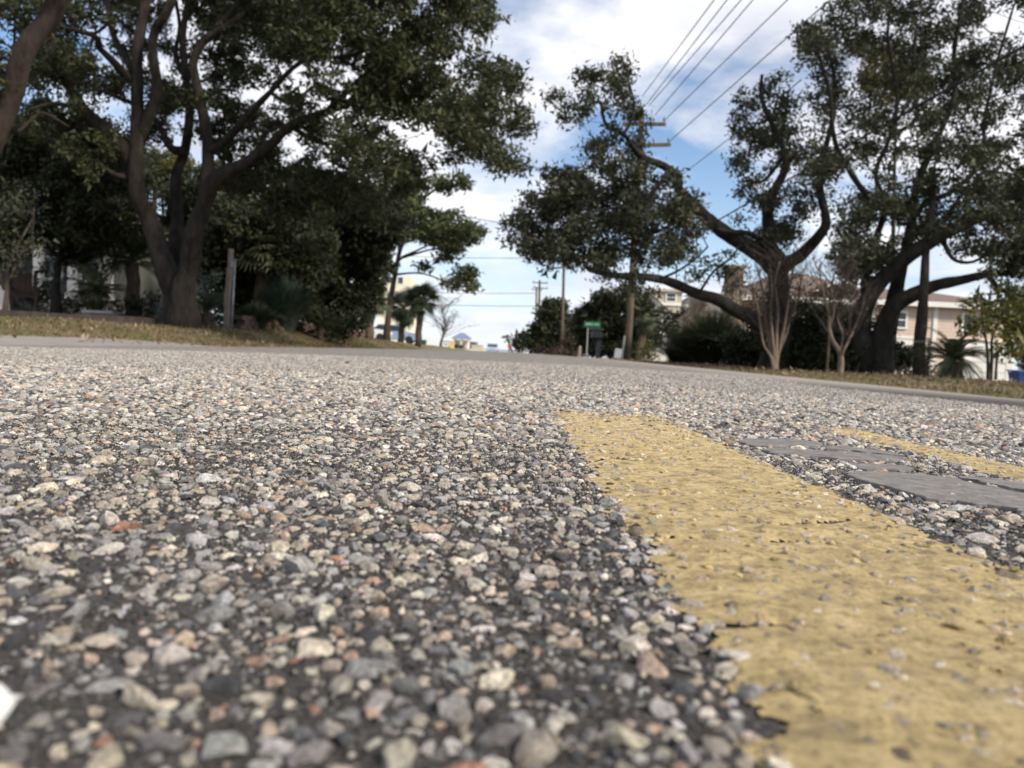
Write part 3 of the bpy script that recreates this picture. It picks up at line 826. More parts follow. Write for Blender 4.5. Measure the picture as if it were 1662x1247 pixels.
def connect_twigs(limbs, targets, mat, parent, w0=0.030, w1=0.005, per=1.0, sag=0.15):
    nodes = np.concatenate([l[len(l) // 4:] for l in limbs])
    mb = MB()
    for t in targets:
        if rng.random() > per: continue
        d = np.linalg.norm(nodes[:, :3] - t, axis=1) + 0.6 * np.maximum(nodes[:, 2] - t[2], 0)
        j = int(np.argmin(d)); a = nodes[j, :3]; L = np.linalg.norm(t - a)
        if L < 0.05: continue
        mid1 = a + (t - a) * 0.35 + rng.normal(0, 0.10, 3) * L + np.array([0, 0, sag * L * 0.5])
        mid2 = a + (t - a) * 0.7 + rng.normal(0, 0.08, 3) * L + np.array([0, 0, sag * L * 0.4])
        r = min(nodes[j, 3] * 0.7, w0 * (0.5 + 0.5 * L))
        S = smooth_path([a, mid1, mid2, t], 2)
        mb.tube([tuple(p) for p in S], list(np.linspace(r, w1, len(S))), 5, cap=False)
        nodes = np.concatenate([nodes, np.concatenate([S[2:], np.linspace(r, w1, len(S))[2:, None]], 1)])
    return mb.build('twigs', mat, parent, smooth=True, kind='stuff')
def sub_twigs(C, cl, mat, parent, name='twigs', width=0.005, frac=0.3):
    """short twigs from the clump centres to some of the leaf clusters"""
    mb = MB()
    for q in cl[rng.random(len(cl)) < frac]:
        j = int(np.argmin(np.linalg.norm(C[:, :3] - q, axis=1))); a = C[j, :3]
        m_ = (a + q) / 2 + rng.normal(0, 0.05, 3)
        mb.tube([tuple(a), tuple(m_), tuple(q)], [width * 1.6, width, width * 0.5], 3, cap=False)
    return mb
def tree(name, label, cat, base, limbs, clumps, bark, leaf, lsize, per_m2, cl_size, per_cluster, trunk_limbs=1, group=None, twig_w=0.03, per=1.0, upbias=0.35):
    root = thing(name, label, cat, base, group)
    for i, S in enumerate(limbs):
        limb_mesh('trunk' if i < trunk_limbs else 'limb', S, bark, root, 12 if i < trunk_limbs else 9)
    pts, cl = clump_leaves(clumps, per_m2, cl_size, per_cluster)
    connect_twigs(limbs, clumps[:, :3], bark, root, w0=twig_w, per=per)
    leaves(pts, lsize, leaf, 'crown', root, upbias=upbias, aspect=0.62, tri=True)
    return root
def gbase(px, py, D):
    p = at(px, py, D); return (p.x, p.y, float(gz(p.x, p.y)))
def down(p, z): return (p[0], p[1], z)
def flare(S, base_z, extra=1.35):
    """bring a trunk down into the ground with a root flare"""
    S = S.copy(); S[0, 2] = base_z - 0.12; S[0, 3] *= extra; S[1, 3] *= 1 + (extra - 1) * 0.65; S[2, 3] *= 1 + (extra - 1) * 0.4; S[3, 3] *= 1 + (extra - 1) * 0.2
    return S

# ---- the big oak on the left verge
D = 15.0
b1 = gbase(287, 526, D)
L = [
    limb([(285, 531), (284, 505), (284, 475), (272, 440), (256, 405), (240, 360), (226, 320), (222, 265), (221, 205), (218, 128), (223, 77), (231, 0), (240, -90)], D, D - .6, 47, 15),
    limb([(290, 520), (291, 480), (289, 440), (287, 395), (286, 340), (290, 290), (296, 244), (309, 185), (304, 128), (300, 60), (312, -20)], D + .25, D + .8, 31, 10),
    limb([(300, 520), (302, 470), (306, 430), (314, 380), (328, 335), (346, 295), (372, 275), (400, 262), (440, 232), (475, 207), (535, 177), (595, 156), (655, 144), (720, 140)], D - .2, D - 1.6, 40, 9),
    limb([(328, 335), (339, 308), (335, 231), (328, 167), (316, 108), (331, 69), (359, 51), (400, 20)], D - .2, D - .4, 25, 10),
    limb([(335, 250), (370, 222), (400, 195), (439, 150), (490, 99), (568, 88), (640, 60)], D - .2, D - 2.0, 16, 5),
    limb([(224, 280), (200, 240), (165, 205), (133, 177), (110, 135), (97, 110), (85, 60), (70, 0)], D - .2, D - 1.2, 27, 15),
    limb([(224, 225), (240, 190), (254, 144), (246, 64), (280, 15), (300, -60)], D - .3, D - 1.0, 22, 12),
    limb([(215, 135), (190, 105), (165, 80), (158, 62), (102, 46)], D - .3, D - 1.5, 15, 7),
    limb([(217, 118), (200, 90), (185, 59), (177, 20), (170, -60)], D - .3, D + .8, 13, 8),
    limb([(294, 246), (278, 240), (258, 205), (248, 190), (225, 175)], D + .3, D + 1.5, 16, 6),
    limb([(372, 275), (418, 268), (475, 298), (490, 330), (530, 350)], D - .4, D - 1.2, 14, 5),
    limb([(595, 156), (660, 175), (730, 205), (790, 235)], D - 1.3, D - 2.0, 9, 4),
    limb([(535, 177), (600, 120), (680, 60), (760, 10)], D - 1.2, D - 2.0, 10, 5),
    limb([(331, 69), (380, 10), (430, -60)], D - .3, D - .8, 12, 7),
    limb([(400, 195), (430, 215), (470, 200), (520, 215)], D - .6, D - 1.4, 8, 3), limb([(439, 150), (470, 165), (510, 140), (560, 150)], D - .9, D - 1.6, 7, 3),
    limb([(224, 290), (190, 285), (150, 260), (110, 265)], D - .2, D - 1, 11, 4), limb([(133, 177), (90, 170), (50, 180)], D - .7, D - 1.5, 11, 4),
    limb([(221, 170), (195, 160), (165, 150), (140, 150)], D - .3, D - 1.2, 9, 4), limb([(304, 130), (285, 90), (290, 40), (280, -20)], D + .6, D + 1.2, 10, 5),
    limb([(346, 295), (395, 300), (440, 310), (500, 300)], D - .3, D - 1.1, 9, 3), limb([(475, 207), (520, 230), (570, 225), (620, 240), (680, 250)], D - .9, D - 1.8, 9, 3),
]
L[0] = flare(L[0], b1[2], 1.55); L[1] = flare(L[1], b1[2], 1.25); L[2] = flare(L[2], b1[2], 1.45)
C = np.concatenate([
    polyclumps([(430, -110), (830, -110), (824, 10), (803, 75), (848, 108), (870, 165), (872, 235), (850, 292), (800, 303), (745, 258), (705, 290), (660, 320), (600, 300), (540, 280), (480, 250), (440, 180), (400, 90)], 205, 18, 44, 11.8, 15.5, holes=((484, 126, 22), (568, 126, 10), (481, 240, 16), (700, 228, 8), (745, 100, 8), (660, 215, 6))),
    polyclumps([(60, -120), (440, -120), (460, 60), (420, 160), (400, 250), (350, 260), (300, 230), (230, 250), (170, 230), (100, 180), (40, 60)], 95, 14, 32, 14.7, 18.0, holes=((187, 178, 16), (290, 60, 13), (325, 105, 10), (275, 190, 10), (395, 165, 10), (290, 215, 9), (150, 75, 12), (160, 118, 8), (232, 165, 4), (205, 60, 5))),
    polyclumps([(350, 290), (420, 230), (560, 280), (660, 320), (640, 360), (560, 370), (470, 360), (390, 340)], 45, 20, 42, 13.2, 17, holes=((465, 262, 12),)),
    polyclumps([(300, 0), (470, -40), (520, 160), (480, 290), (400, 300), (340, 240), (300, 120)], 62, 14, 26, 14.6, 18, holes=((484, 126, 18), (481, 240, 12), (325, 105, 8))),
    polyclumps([(50, -60), (440, -60), (440, 300), (330, 240), (230, 300), (100, 290), (40, 120)], 75, 13, 24, 15.5, 19, holes=((187, 178, 15), (290, 60, 9), (325, 105, 8), (275, 190, 8), (395, 165, 8), (290, 215, 8))),
    polyclumps([(20, 90), (110, 60), (210, 120), (215, 300), (110, 290), (30, 210)], 60, 14, 26, 13.5, 16, holes=((187, 178, 15),)),
    polyclumps([(-100, -700), (900, -700), (850, -110), (0, -110)], 90, 40, 75, 11.5, 18),
])
tree('oak_tree', 'huge oak with a forking trunk on the left verge, limbs arching over the road', 'tree', b1, L, C, M['oak_bark'], M['oak_leaf'], 0.085, 44, 0.075, 23, 1)

# ---- leaning tree at the left edge
D = 10.0
b0 = gbase(-128, 500, D)
L = [limb([(-128, 505), (-94, 420), (-55, 330), (-18, 240), (14, 165), (46, 90), (78, 18), (104, -40)], D, D - .3, 40, 29),
     limb([(80, 14), (112, -40), (150, -90)], D, D - .6, 16, 10),
     limb([(14, 165), (22, 110), (16, 60), (14, 0)], D, D + .6, 8, 4),
     limb([(30, 215), (60, 190), (85, 190), (110, 205)], D - .1, D + .3, 5, 3)]
L[0] = flare(L[0], b0[2])
C = np.concatenate([polyclumps([(-120, -150), (150, -150), (118, 20), (95, 70), (60, 60), (35, 130), (-20, 180), (-120, 180)], 80, 16, 34, 9.2, 12.5, holes=((55, 12, 6), (32, 60, 6), (108, 10, 6)))])
tree('leaning_tree', 'leaning reddish brown trunk cut off by the left edge of the photo', 'tree', b0, L, C, M['pine_bark'], M['oak_leaf'], 0.08, 44, 0.10, 24)

# ---- the darker trees of the left yards
def bushy_tree(name, label, cat, basepx, D, trunkpx, poly, n, r0, r1, Dr, leaf, lsize=0.10, per_m2=24, w=(16, 5), holes=(), group=None, bark='oak_bark_grey', cls=0.10, pc=13, extra=()):
    b = gbase(*basepx, D)
    Ls = [flare(limb(trunkpx, D, D, w[0], w[1]), b[2], 1.25)] + [limb(e, D, D + rng.uniform(-.6, .6), w[0] * .5, w[1] * .6) for e in extra]
    Cx = polyclumps(poly, n, r0, r1, D - Dr, D + Dr, holes)
    return tree(name, label, cat, b, Ls, Cx, M[bark], M[leaf], lsize * 1.0, per_m2 * 1.6, cls * 0.95, pc * 1.9, group=group)
G_Y = 'dark trees of the left yards'
bushy_tree('yard_tree', 'dark leafy tree shading the porch house at the left', 'tree', (92, 500), 17.5, [(92, 505), (93, 470), (96, 430), (100, 380), (105, 320), (110, 270)], [(-60, 150), (60, 170), (130, 185), (215, 250), (235, 330), (225, 400), (160, 425), (90, 440), (20, 430), (-60, 420)], 105, 24, 46, 2.0, 'dark_leaf', 0.10, 26, (16, 5), group=G_Y, extra=([(97, 420), (60, 380), (30, 330)], [(97, 420), (150, 380), (190, 320)]))
bushy_tree('yard_tree', 'dark yard tree rising just right of the forked oak trunk', 'tree', (425, 545), 23, [(425, 545), (424, 500), (420, 450), (415, 400), (420, 350)], [(325, 330), (400, 310), (500, 310), (540, 380), (545, 450), (500, 500), (430, 520), (360, 520), (325, 480), (318, 400)], 85, 24, 46, 2.4, 'dark_leaf', 0.12, 22, (16, 6), group=G_Y, extra=([(420, 430), (380, 400), (350, 370)], [(420, 430), (470, 390), (510, 360)]))
bushy_tree('yard_tree', 'dark yard tree nearest the road, behind the pine side of the retaining wall', 'tree', (545, 548), 27, [(545, 548), (546, 500), (550, 450), (560, 400), (570, 360)], [(470, 300), (560, 290), (650, 300), (668, 340), (655, 400), (628, 460), (612, 510), (585, 545), (520, 540), (480, 480), (460, 400)], 95, 22, 42, 2.6, 'dark_leaf', 0.13, 20, (15, 6), group=G_Y, extra=([(552, 440), (600, 400), (630, 370)],))
bushy_tree('yard_tree', 'tall dark yard tree closing the view behind the forked oak', 'tree', (250, 525), 30, [(250, 525), (250, 470), (248, 400), (250, 320), (255, 250)], [(120, 260), (200, 230), (330, 240), (420, 280), (420, 430), (330, 460), (250, 440), (180, 420), (120, 380)], 60, 26, 46, 2.5, 'dark_leaf', 0.13, 15, (16, 6), group=G_Y, holes=((272, 280, 16), (262, 325, 12)))
bushy_tree('yard_tree', 'yellowish tree glimpsed between the forks of the big oak', 'tree', (268, 520), 36, [(268, 520), (266, 440), (264, 360), (264, 300)], [(235, 240), (310, 235), (320, 300), (290, 350), (245, 340)], 14, 16, 26, 1.5, 'yellow_leaf', 0.12, 14, (10, 4), group=G_Y)
bushy_tree('yard_tree', 'olive brown leaved tree seen through the spreading right oak', 'tree', (1450, 600), 24, [(1450, 600), (1450, 450), (1452, 300), (1455, 180)], [(1395, 70), (1500, 60), (1530, 120), (1510, 180), (1420, 180), (1385, 130)], 26, 18, 30, 1.5, 'olive_leaf', 0.11, 16, (10, 4))
bushy_tree('bare_shrub', 'thin twiggy half bare shrub at the far left of the yard', 'shrub', (8, 505), 14, [(8, 508), (6, 470), (14, 430), (30, 390), (40, 350)], [(-40, 280), (60, 290), (80, 360), (70, 430), (20, 450), (-40, 430)], 26, 18, 34, 1.0, 'oak_leaf_grey', 0.07, 9, (8, 3), bark='twig', cls=0.12, pc=8, extra=([(6, 470), (-10, 420), (-20, 380)], [(14, 430), (50, 400), (60, 340)], [(6, 470), (22, 440), (28, 410)]))

# ---- far pine of the left side
D = 46.0
bp = gbase(627, 556, D)
L = [flare(limb([(627, 556), (630, 530), (634, 490), (640, 445), (648, 410), (660, 375), (668, 345), (690, 320), (715, 300)], D, D, 12, 3.5, 0.2), bp[2]),
     limb([(640, 430), (655, 418), (672, 408), (690, 400), (705, 395)], D, D - 1, 5, 2.5, 0.2),
     limb([(643, 446), (655, 444), (675, 443), (695, 447), (720, 455), (740, 458)], D, D - 1.5, 4, 2, 0.2),
     limb([(648, 410), (645, 395), (636, 380), (620, 365)], D, D + 1, 5, 2, 0.2),
     limb([(655, 418), (690, 408), (720, 400), (748, 385)], D, D - 2, 4, 2, 0.2),
     limb([(668, 345), (690, 345), (730, 355), (760, 360)], D, D - 1, 4, 2, 0.2)]
blobs = [(655, 372, 24, 16), (690, 372, 26, 18), (712, 385, 32, 18), (740, 375, 32, 16), (735, 402, 26, 12), (760, 388, 20, 12), (770, 362, 12, 10), (715, 358, 18, 10), (738, 350, 12, 8), (752, 445, 22, 14), (765, 455, 14, 10), (735, 462, 20, 8), (722, 420, 14, 8), (640, 330, 24, 22), (665, 345, 26, 18), (695, 350, 26, 14), (665, 325, 26, 18), (690, 300, 24, 12), (720, 300, 20, 10), (750, 295, 20, 10), (625, 350, 22, 16), (688, 437, 10, 9), (625, 436, 14, 6), (645, 300, 30, 18), (768, 470, 10, 6), (782, 380, 8, 6)]
C = np.array([(*at(x, y, D + rng.uniform(-2.2, 1.5)), rx * D / F, rx * D / F, ry * D / F) for x, y, rx, ry in blobs])
tree('pine_tree', 'slender pine with flat spreading boughs beyond the left palms', 'tree', bp, L, C, M['pine_bark'], M['pine_leaf'], 0.24, 10, 0.2, 34, upbias=0.1)

# ---- the two live oaks on the right
D = 16.0
b2 = gbase(1262, 597, D)
L = [
    limb([(1258, 600), (1260, 570), (1262, 530), (1264, 490), (1266, 450), (1264, 425), (1254, 400), (1248, 350), (1250, 320), (1274, 273), (1270, 237), (1248, 199), (1238, 154), (1240, 118)], D, D - .4, 52, 5),
    limb([(1264, 440), (1245, 420), (1221, 403), (1181, 381), (1153, 357), (1133, 338), (1105, 309), (1085, 277), (1053, 257), (1033, 245), (1010, 222), (985, 200), (975, 165)], D, D - 2.2, 36, 5),
    limb([(1250, 560), (1240, 540), (1222, 520), (1194, 503), (1162, 486), (1134, 477), (1100, 462), (1071, 453), (1033, 449), (995, 446), (957, 438), (944, 423), (906, 403), (886, 395), (850, 385)], D - .1, D - 2.8, 30, 5),
    limb([(1268, 440), (1278, 428), (1303, 413), (1329, 380), (1341, 355), (1332, 300), (1336, 257), (1348, 208), (1354, 180), (1350, 120), (1335, 60)], D, D - .6, 26, 5),
    limb([(1252, 398), (1235, 386), (1210, 378), (1185, 377), (1165, 372)], D - .1, D - 1.0, 13, 6),
    limb([(1085, 277), (1070, 300), (1050, 320), (1020, 335), (980, 340), (930, 350)], D - 1.4, D - 2.5, 9, 4),
    limb([(1133, 338), (1110, 350), (1080, 370), (1040, 385), (1000, 392)], D - 1.2, D - 2.4, 9, 4),
    limb([(1010, 222), (1030, 180), (1020, 130), (1012, 105)], D - 2.2, D - 2.4, 6, 3),
    limb([(1270, 255), (1245, 290), (1215, 300), (1190, 320)], D - .2, D - 1, 7, 3),
    limb([(1134, 477), (1160, 440), (1185, 420), (1200, 400)], D - 1.2, D - 1.6, 5, 3),
    limb([(1071, 453), (1100, 440), (1130, 420), (1150, 400)], D - 1.6, D - 1.9, 5, 3),
    limb([(1250, 195), (1218, 200), (1204, 175)], D - .4, D - .6, 4, 2),
]
L[0] = flare(L[0], b2[2], 1.3)
P1 = [(812, 381), (820, 345), (860, 309), (893, 273), (925, 257), (941, 237), (961, 225), (981, 209), (925, 205), (901, 217), (905, 185), (885, 160), (909, 140), (941, 144), (941, 120), (973, 104), (1005, 88), (1025, 96), (1021, 124), (1037, 144), (1029, 168), (1041, 185), (1049, 225), (1061, 257), (1089, 253), (1129, 273), (1117, 297), (1141, 333), (1165, 349), (1161, 389), (1121, 405), (1117, 437), (1093, 449), (1061, 425), (1033, 401), (981, 441), (925, 461), (913, 421), (872, 429), (852, 401), (812, 405)]
P2 = [(1157, 355), (1163, 312), (1188, 288), (1186, 250), (1205, 225), (1188, 222), (1198, 150), (1232, 142), (1240, 100), (1264, 105), (1292, 150), (1302, 200), (1312, 260), (1335, 330), (1300, 392), (1250, 402), (1200, 376)]
C = np.concatenate([
    polyclumps([(812, 381), (820, 345), (860, 309), (893, 273), (960, 262), (1060, 275), (1141, 333), (1165, 349), (1161, 389), (1121, 405), (1117, 437), (1061, 425), (1033, 401), (981, 435), (925, 430), (872, 425), (830, 405)], 78, 14, 28, 13.2, 16.0, holes=((1040, 300, 8), (1020, 285, 5), (1060, 330, 6)), edge=0.6),
    polyclumps(P1, 150, 9, 20, 13.0, 15.8, edge=0.5),
    polyclumps([(1005, 260), (1065, 270), (1075, 480), (1010, 480)], 26, 9, 18, 13.2, 15, edge=0.5),
    polyclumps([(880, 400), (960, 410), (1060, 430), (1100, 450), (1060, 470), (980, 470), (920, 462), (880, 430)], 10, 10, 18, 13, 14.5, edge=0.5),
    polyclumps(P2, 92, 9, 20, 15.0, 17.4, edge=0.55, holes=((1222, 340, 6), (1290, 290, 8), (1225, 270, 6))),
    polyclumps([(1120, 420), (1200, 395), (1200, 440), (1150, 470), (1110, 470)], 7, 8, 14, 14, 15.5, edge=0.5),
])
tree('oak_tree', 'gnarled oak right of the pole, long low limbs reaching left over the road', 'tree', b2, L, C, M['oak_bark_grey'], M['oak_leaf_grey'], 0.08, 46, 0.085, 24, per=1.0, twig_w=0.022)

D = 14.5
b3 = gbase(1412, 602, D)
L = [
    limb([(1405, 612), (1402, 570), (1399, 530), (1404, 490), (1433, 455), (1479, 413), (1528, 382), (1591, 352), (1662, 308), (1740, 250)], D, D - 1.6, 40, 16),
    limb([(1428, 610), (1432, 580), (1440, 527), (1459, 494), (1511, 466), (1560, 455), (1603, 446), (1662, 440), (1740, 430)], D - .2, D - 1.6, 44, 8),
    limb([(1440, 540), (1452, 490), (1459, 445), (1470, 405), (1479, 360), (1490, 300), (1520, 230), (1545, 160), (1550, 90), (1560, 0)], D, D + .8, 28, 6),
    limb([(1404, 490), (1402, 450), (1420, 400), (1432, 340), (1425, 280), (1445, 220), (1460, 150), (1440, 60), (1450, -40)], D, D - .4, 15, 4),
    limb([(1479, 360), (1500, 330), (1548, 310), (1590, 260), (1600, 190), (1620, 100), (1640, 20)], D + .3, D - .4, 11, 4),
    limb([(1432, 340), (1400, 310), (1372, 262), (1352, 222), (1345, 150), (1330, 90), (1320, 40)], D - .1, D - 1, 11, 5),
    limb([(1603, 446), (1625, 470), (1662, 480), (1720, 500)], D - 1, D - 1.8, 9, 5),
    limb([(1528, 382), (1540, 420), (1580, 425), (1620, 400)], D - .8, D - 1.6, 8, 4),
    limb([(1445, 220), (1490, 190), (1484, 120), (1490, 40)], D - .3, D + .4, 8, 4),
    limb([(1591, 352), (1620, 360), (1650, 395), (1662, 420)], D - 1, D - 1.4, 8, 4),
]
for k in range(2): L[k] = flare(L[k], b3[2], 1.3)
P3 = [(1285, 80), (1305, 20), (1330, -130), (1780, -130), (1780, 430), (1665, 440), (1600, 410), (1540, 425), (1480, 395), (1440, 435), (1370, 430), (1340, 400), (1345, 330), (1300, 330), (1288, 250), (1318, 200), (1296, 130)]
C = np.concatenate([
    polyclumps(P3, 400, 12, 28, 12.6, 17.4, holes=((1390, 285, 14), (1410, 300, 10), (1560, 340, 12), (1600, 370, 10), (1555, 315, 8), (1530, 405, 14), (1640, 360, 12), (1500, 270, 8), (1440, 390, 6), (1420, 100, 6), (1385, 160, 7), (1470, 250, 7)), edge=0.6),
    polyclumps([(1560, 400), (1700, 380), (1720, 520), (1640, 500), (1590, 460)], 24, 12, 24, 12.5, 14, edge=0.5),
    polyclumps([(1335, 370), (1440, 390), (1430, 470), (1390, 455), (1345, 450)], 26, 9, 18, 13, 15, edge=0.5),
    polyclumps([(1540, 290), (1720, 280), (1720, 430), (1600, 420)], 44, 12, 24, 12.2, 14.5, edge=0.5, holes=((1600, 370, 8), (1640, 400, 8))),
    polyclumps([(1300, -700), (1900, -700), (1780, -130), (1330, -130)], 55, 35, 70, 12, 17),
])
tree('oak_tree', 'spreading oak at the right with two leaning trunks before the pink house', 'tree', b3, L, C, M['oak_bark_grey'], M['oak_leaf_grey'], 0.08, 46, 0.085, 24, 2, twig_w=0.022)
# straight trunk standing in front of the house
b = gbase(1496, 612, 13.2)
D = 13.2
L = [flare(limb([(1496, 614), (1495, 570), (1495, 520), (1497, 460), (1503, 400), (1515, 330), (1520, 270)], D, D + .4, 24, 9), b[2], 1.15), limb([(1503, 400), (1540, 350), (1570, 300)], D + .3, D, 8, 4)]
C = polyclumps([(1440, 230), (1600, 220), (1640, 330), (1560, 390), (1470, 380)], 24, 14, 28, 12.2, 14.5, edge=0.6)
tree('slender_tree', 'straight dark trunk standing between the leaning oak and the sago palm', 'tree', b, L, C, M['oak_bark'], M['oak_leaf_grey'], 0.085, 44, 0.10, 22)

# ---- bare crape myrtles on the right verge
def crape(label, stems, D, base, group):
    root = thing('crape_myrtle', label, 'small tree', base, group)
    tips = []
    for S in stems:
        Q = limb(S[0], D, D + rng.uniform(-.25, .25), S[1] * .8, S[2] * .75, 0.04)
        Q[0, 2] = base[2] - 0.05
        limb_mesh('stem', Q, M['pale_bark'], root, 8); tips.append(Q)
    mb = MB()
    for Q in tips:
        for _ in range(26):
            j = rng.integers(len(Q) * 4 // 10, len(Q)); a = Q[j, :3]; d = np.array([rng.normal(0, .5), rng.normal(0, .5), rng.uniform(.6, 1.1)]); Lg = rng.uniform(0.25, 0.75)
            b_ = a + d * Lg * 0.5 + rng.normal(0, .04, 3); c_ = a + d * Lg + rng.normal(0, .08, 3)
            mb.tube([a, b_, c_], [0.007, 0.005, 0.002], 4, cap=False)
            for _k in range(2):
                e = b_ + (c_ - b_) * rng.uniform(0, 1); mb.tube([e, e + np.array([rng.normal(0, .12), rng.normal(0, .12), rng.uniform(.08, .25)])], [0.004, 0.0015], 3, cap=False)
    mb.build('twigs', M['twig'], root, smooth=True, kind='stuff')
    pts = np.concatenate([Q[-6:, :3] for Q in tips]); pts = np.repeat(pts, 5, 0) + rng.normal(0, 0.12, (len(pts) * 5, 3))
    leaves(pts, 0.05, M['red_leaf'], 'seed_heads', root, kind='stuff')
G_C = 'bare crape myrtles on the right verge'
bb = gbase(1256, 600, 13.6)
crape('bare pale crape myrtle with a vase of many stems in front of the gnarled oak', [
    ([(1256, 604), (1254, 585), (1246, 550), (1241, 510), (1238, 480), (1232, 440)], 12, 4), ([(1257, 604), (1257, 585), (1252, 545), (1250, 505), (1252, 470), (1250, 430)], 11, 4),
    ([(1258, 604), (1260, 580), (1262, 540), (1262, 500), (1258, 460), (1264, 425)], 11, 4), ([(1259, 604), (1264, 580), (1272, 540), (1278, 505), (1282, 470), (1290, 430)], 11, 4),
    ([(1260, 604), (1266, 575), (1276, 545), (1288, 510), (1296, 480), (1302, 450)], 8, 3), ([(1255, 604), (1250, 580), (1240, 560), (1236, 530), (1228, 495), (1220, 470)], 7, 3)], 13.6, bb, G_C)
bb = gbase(1362, 606, 12.3)
crape('bare pale crape myrtle with one kinked trunk left of the leaning oak', [
    ([(1363, 609), (1364, 590), (1362, 572), (1352, 556), (1346, 535), (1344, 510), (1336, 485), (1330, 460), (1328, 430)], 15, 4),
    ([(1363, 609), (1365, 588), (1368, 570), (1378, 552), (1388, 535), (1396, 510), (1400, 490)], 9, 3), ([(1362, 572), (1366, 545), (1362, 515), (1368, 485), (1372, 450)], 6, 3), ([(1346, 535), (1352, 505), (1350, 470), (1356, 440)], 6, 3)], 12.3, bb, G_C)

# ---- shrubs
def shrub(label, cat, base, blobs, D, leaf, lsize=0.09, per_m2=26, cls=0.09, pc=13, group=None, name='shrub', stems=6, bark='twig', upbias=0.35):
    root = thing(name, label, cat, base, group)
    Cx = np.array([(*at(x, y, D + rng.uniform(-.8, .8) * max(rx, 20) * D / F), rx * D / F, rx * D / F, ry * D / F) for x, y, rx, ry in blobs])
    pts, cl = clump_leaves(Cx, per_m2 * 1.8, cls * 1.15, pc * 1.7)
    pts = pts[pts[:, 2] > gz(pts[:, 0], pts[:, 1]) + 0.01]
    leaves(pts, lsize, M[leaf], 'foliage', root, upbias=upbias, aspect=0.62, tri=True)
    mb = MB()
    bz = np.array(base)
    for i in rng.choice(len(cl), min(len(cl), stems * 3), replace=False):
        a = bz + np.array([rng.normal(0, .12), rng.normal(0, .1), -0.04]); q = cl[i]
        mb.tube([a, (a + q) / 2 + rng.normal(0, .08, 3), q], [0.018, 0.012, 0.004], 5, cap=False)
    mb.build('stems', M[bark], root, smooth=True, kind='stuff')
    return root
G_H = 'dark shrubs before the pink house'
shrub('dark mounded shrub between the two crape myrtles', 'shrub', gbase(1315, 600, 16), [(1310, 510, 24, 20), (1350, 520, 22, 22), (1290, 580, 30, 18), (1340, 590, 30, 14), (1300, 575, 34, 26), (1330, 560, 34, 32), (1345, 580, 30, 22), (1290, 550, 26, 24), (1320, 530, 26, 22)], 16, 'shrub_leaf', per_m2=52, group=G_H)
shrub('dark shrub at the foot of the leaning oak, left of its trunks', 'shrub', gbase(1385, 602, 14.2), [(1395, 540, 24, 24), (1420, 570, 26, 24), (1345, 590, 20, 14), (1370, 580, 26, 24), (1395, 585, 30, 22), (1385, 555, 26, 22), (1375, 530, 20, 20)], 14.6, 'shrub_leaf', per_m2=52, group=G_H)
shrub('dark low shrub right of the leaning oak, against the white garage door', 'shrub', gbase(1462, 605, 15), [(1450, 585, 24, 22), (1475, 592, 26, 16), (1465, 570, 18, 16), (1480, 580, 14, 14)], 15.5, 'shrub_leaf', per_m2=52, group=G_H)
shrub('dark shrub behind the first crape myrtle', 'shrub', gbase(1245, 590, 18), [(1200, 560, 28, 26), (1210, 585, 24, 14), (1290, 560, 26, 26), (1225, 565, 34, 26), (1250, 560, 34, 34), (1270, 575, 28, 24), (1235, 530, 26, 22), (1265, 530, 24, 22)], 18, 'shrub_leaf', per_m2=52, group=G_H)
shrub('twiggy grey brown shrub under the house windows', 'shrub', gbase(1300, 590, 22), [(1300, 490, 22, 26), (1340, 485, 24, 26), (1385, 475, 18, 28), (1412, 505, 18, 26), (1230, 490, 20, 22), (1205, 505, 20, 20), (1285, 530, 24, 24), (1320, 520, 26, 26), (1355, 525, 26, 22), (1300, 545, 30, 20)], 22, 'red_leaf', 0.09, 17, group=G_H)
shrub('thin shrub tangled with vines right of the second crape myrtle', 'shrub', gbase(1380, 590, 18), [(1370, 520, 20, 24), (1395, 545, 22, 20), (1390, 500, 16, 20)], 18, 'oak_leaf_grey', 0.08, 14, group=G_H)
shrub('dark glossy shrub right of the white wall house, behind the pampas grass', 'shrub', gbase(1090, 575, 32), [(1085, 530, 24, 22), (1110, 520, 24, 22), (1100, 550, 26, 20), (1130, 535, 20, 20), (1150, 520, 16, 18)], 32, 'dark_leaf', 0.14, 16)
shrub('yellowish low shrub beside the foot of the near utility pole', 'shrub', gbase(1045, 583, 30), [(1040, 570, 16, 10), (1058, 575, 16, 8), (1050, 560, 12, 9)], 30, 'yellow_leaf', 0.12, 10)
G_F = 'trees down the right side of the road'
shrub('dense dark cedar like tree at the far right kerb', 'tree', gbase(895, 575, 62), [(925, 565, 20, 10), (945, 560, 18, 14), (900, 562, 24, 12), (880, 545, 22, 24), (900, 525, 26, 26), (915, 550, 26, 26), (890, 505, 16, 16), (930, 540, 20, 22), (905, 498, 14, 12), (868, 560, 12, 10)], 62, 'dark_leaf', 0.28, 10, 0.2, 22, name='roadside_tree', group=G_F, bark='oak_bark')
shrub('bushy olive tree behind the green street sign', 'tree', gbase(1000, 576, 44), [(975, 565, 20, 12), (1000, 570, 22, 10), (1030, 565, 18, 14), (1040, 500, 18, 18), (950, 520, 18, 24), (985, 530, 26, 26), (1010, 510, 26, 24), (965, 510, 22, 26), (1030, 535, 22, 24), (995, 550, 30, 22), (955, 540, 20, 22), (985, 487, 22, 18), (1020, 482, 18, 16), (1050, 545, 16, 24), (1045, 515, 14, 18), (960, 560, 22, 14), (1010, 565, 22, 10)], 44, 'dark_leaf', 0.22, 11, 0.17, 20, name='roadside_tree', group=G_F, bark='oak_bark')
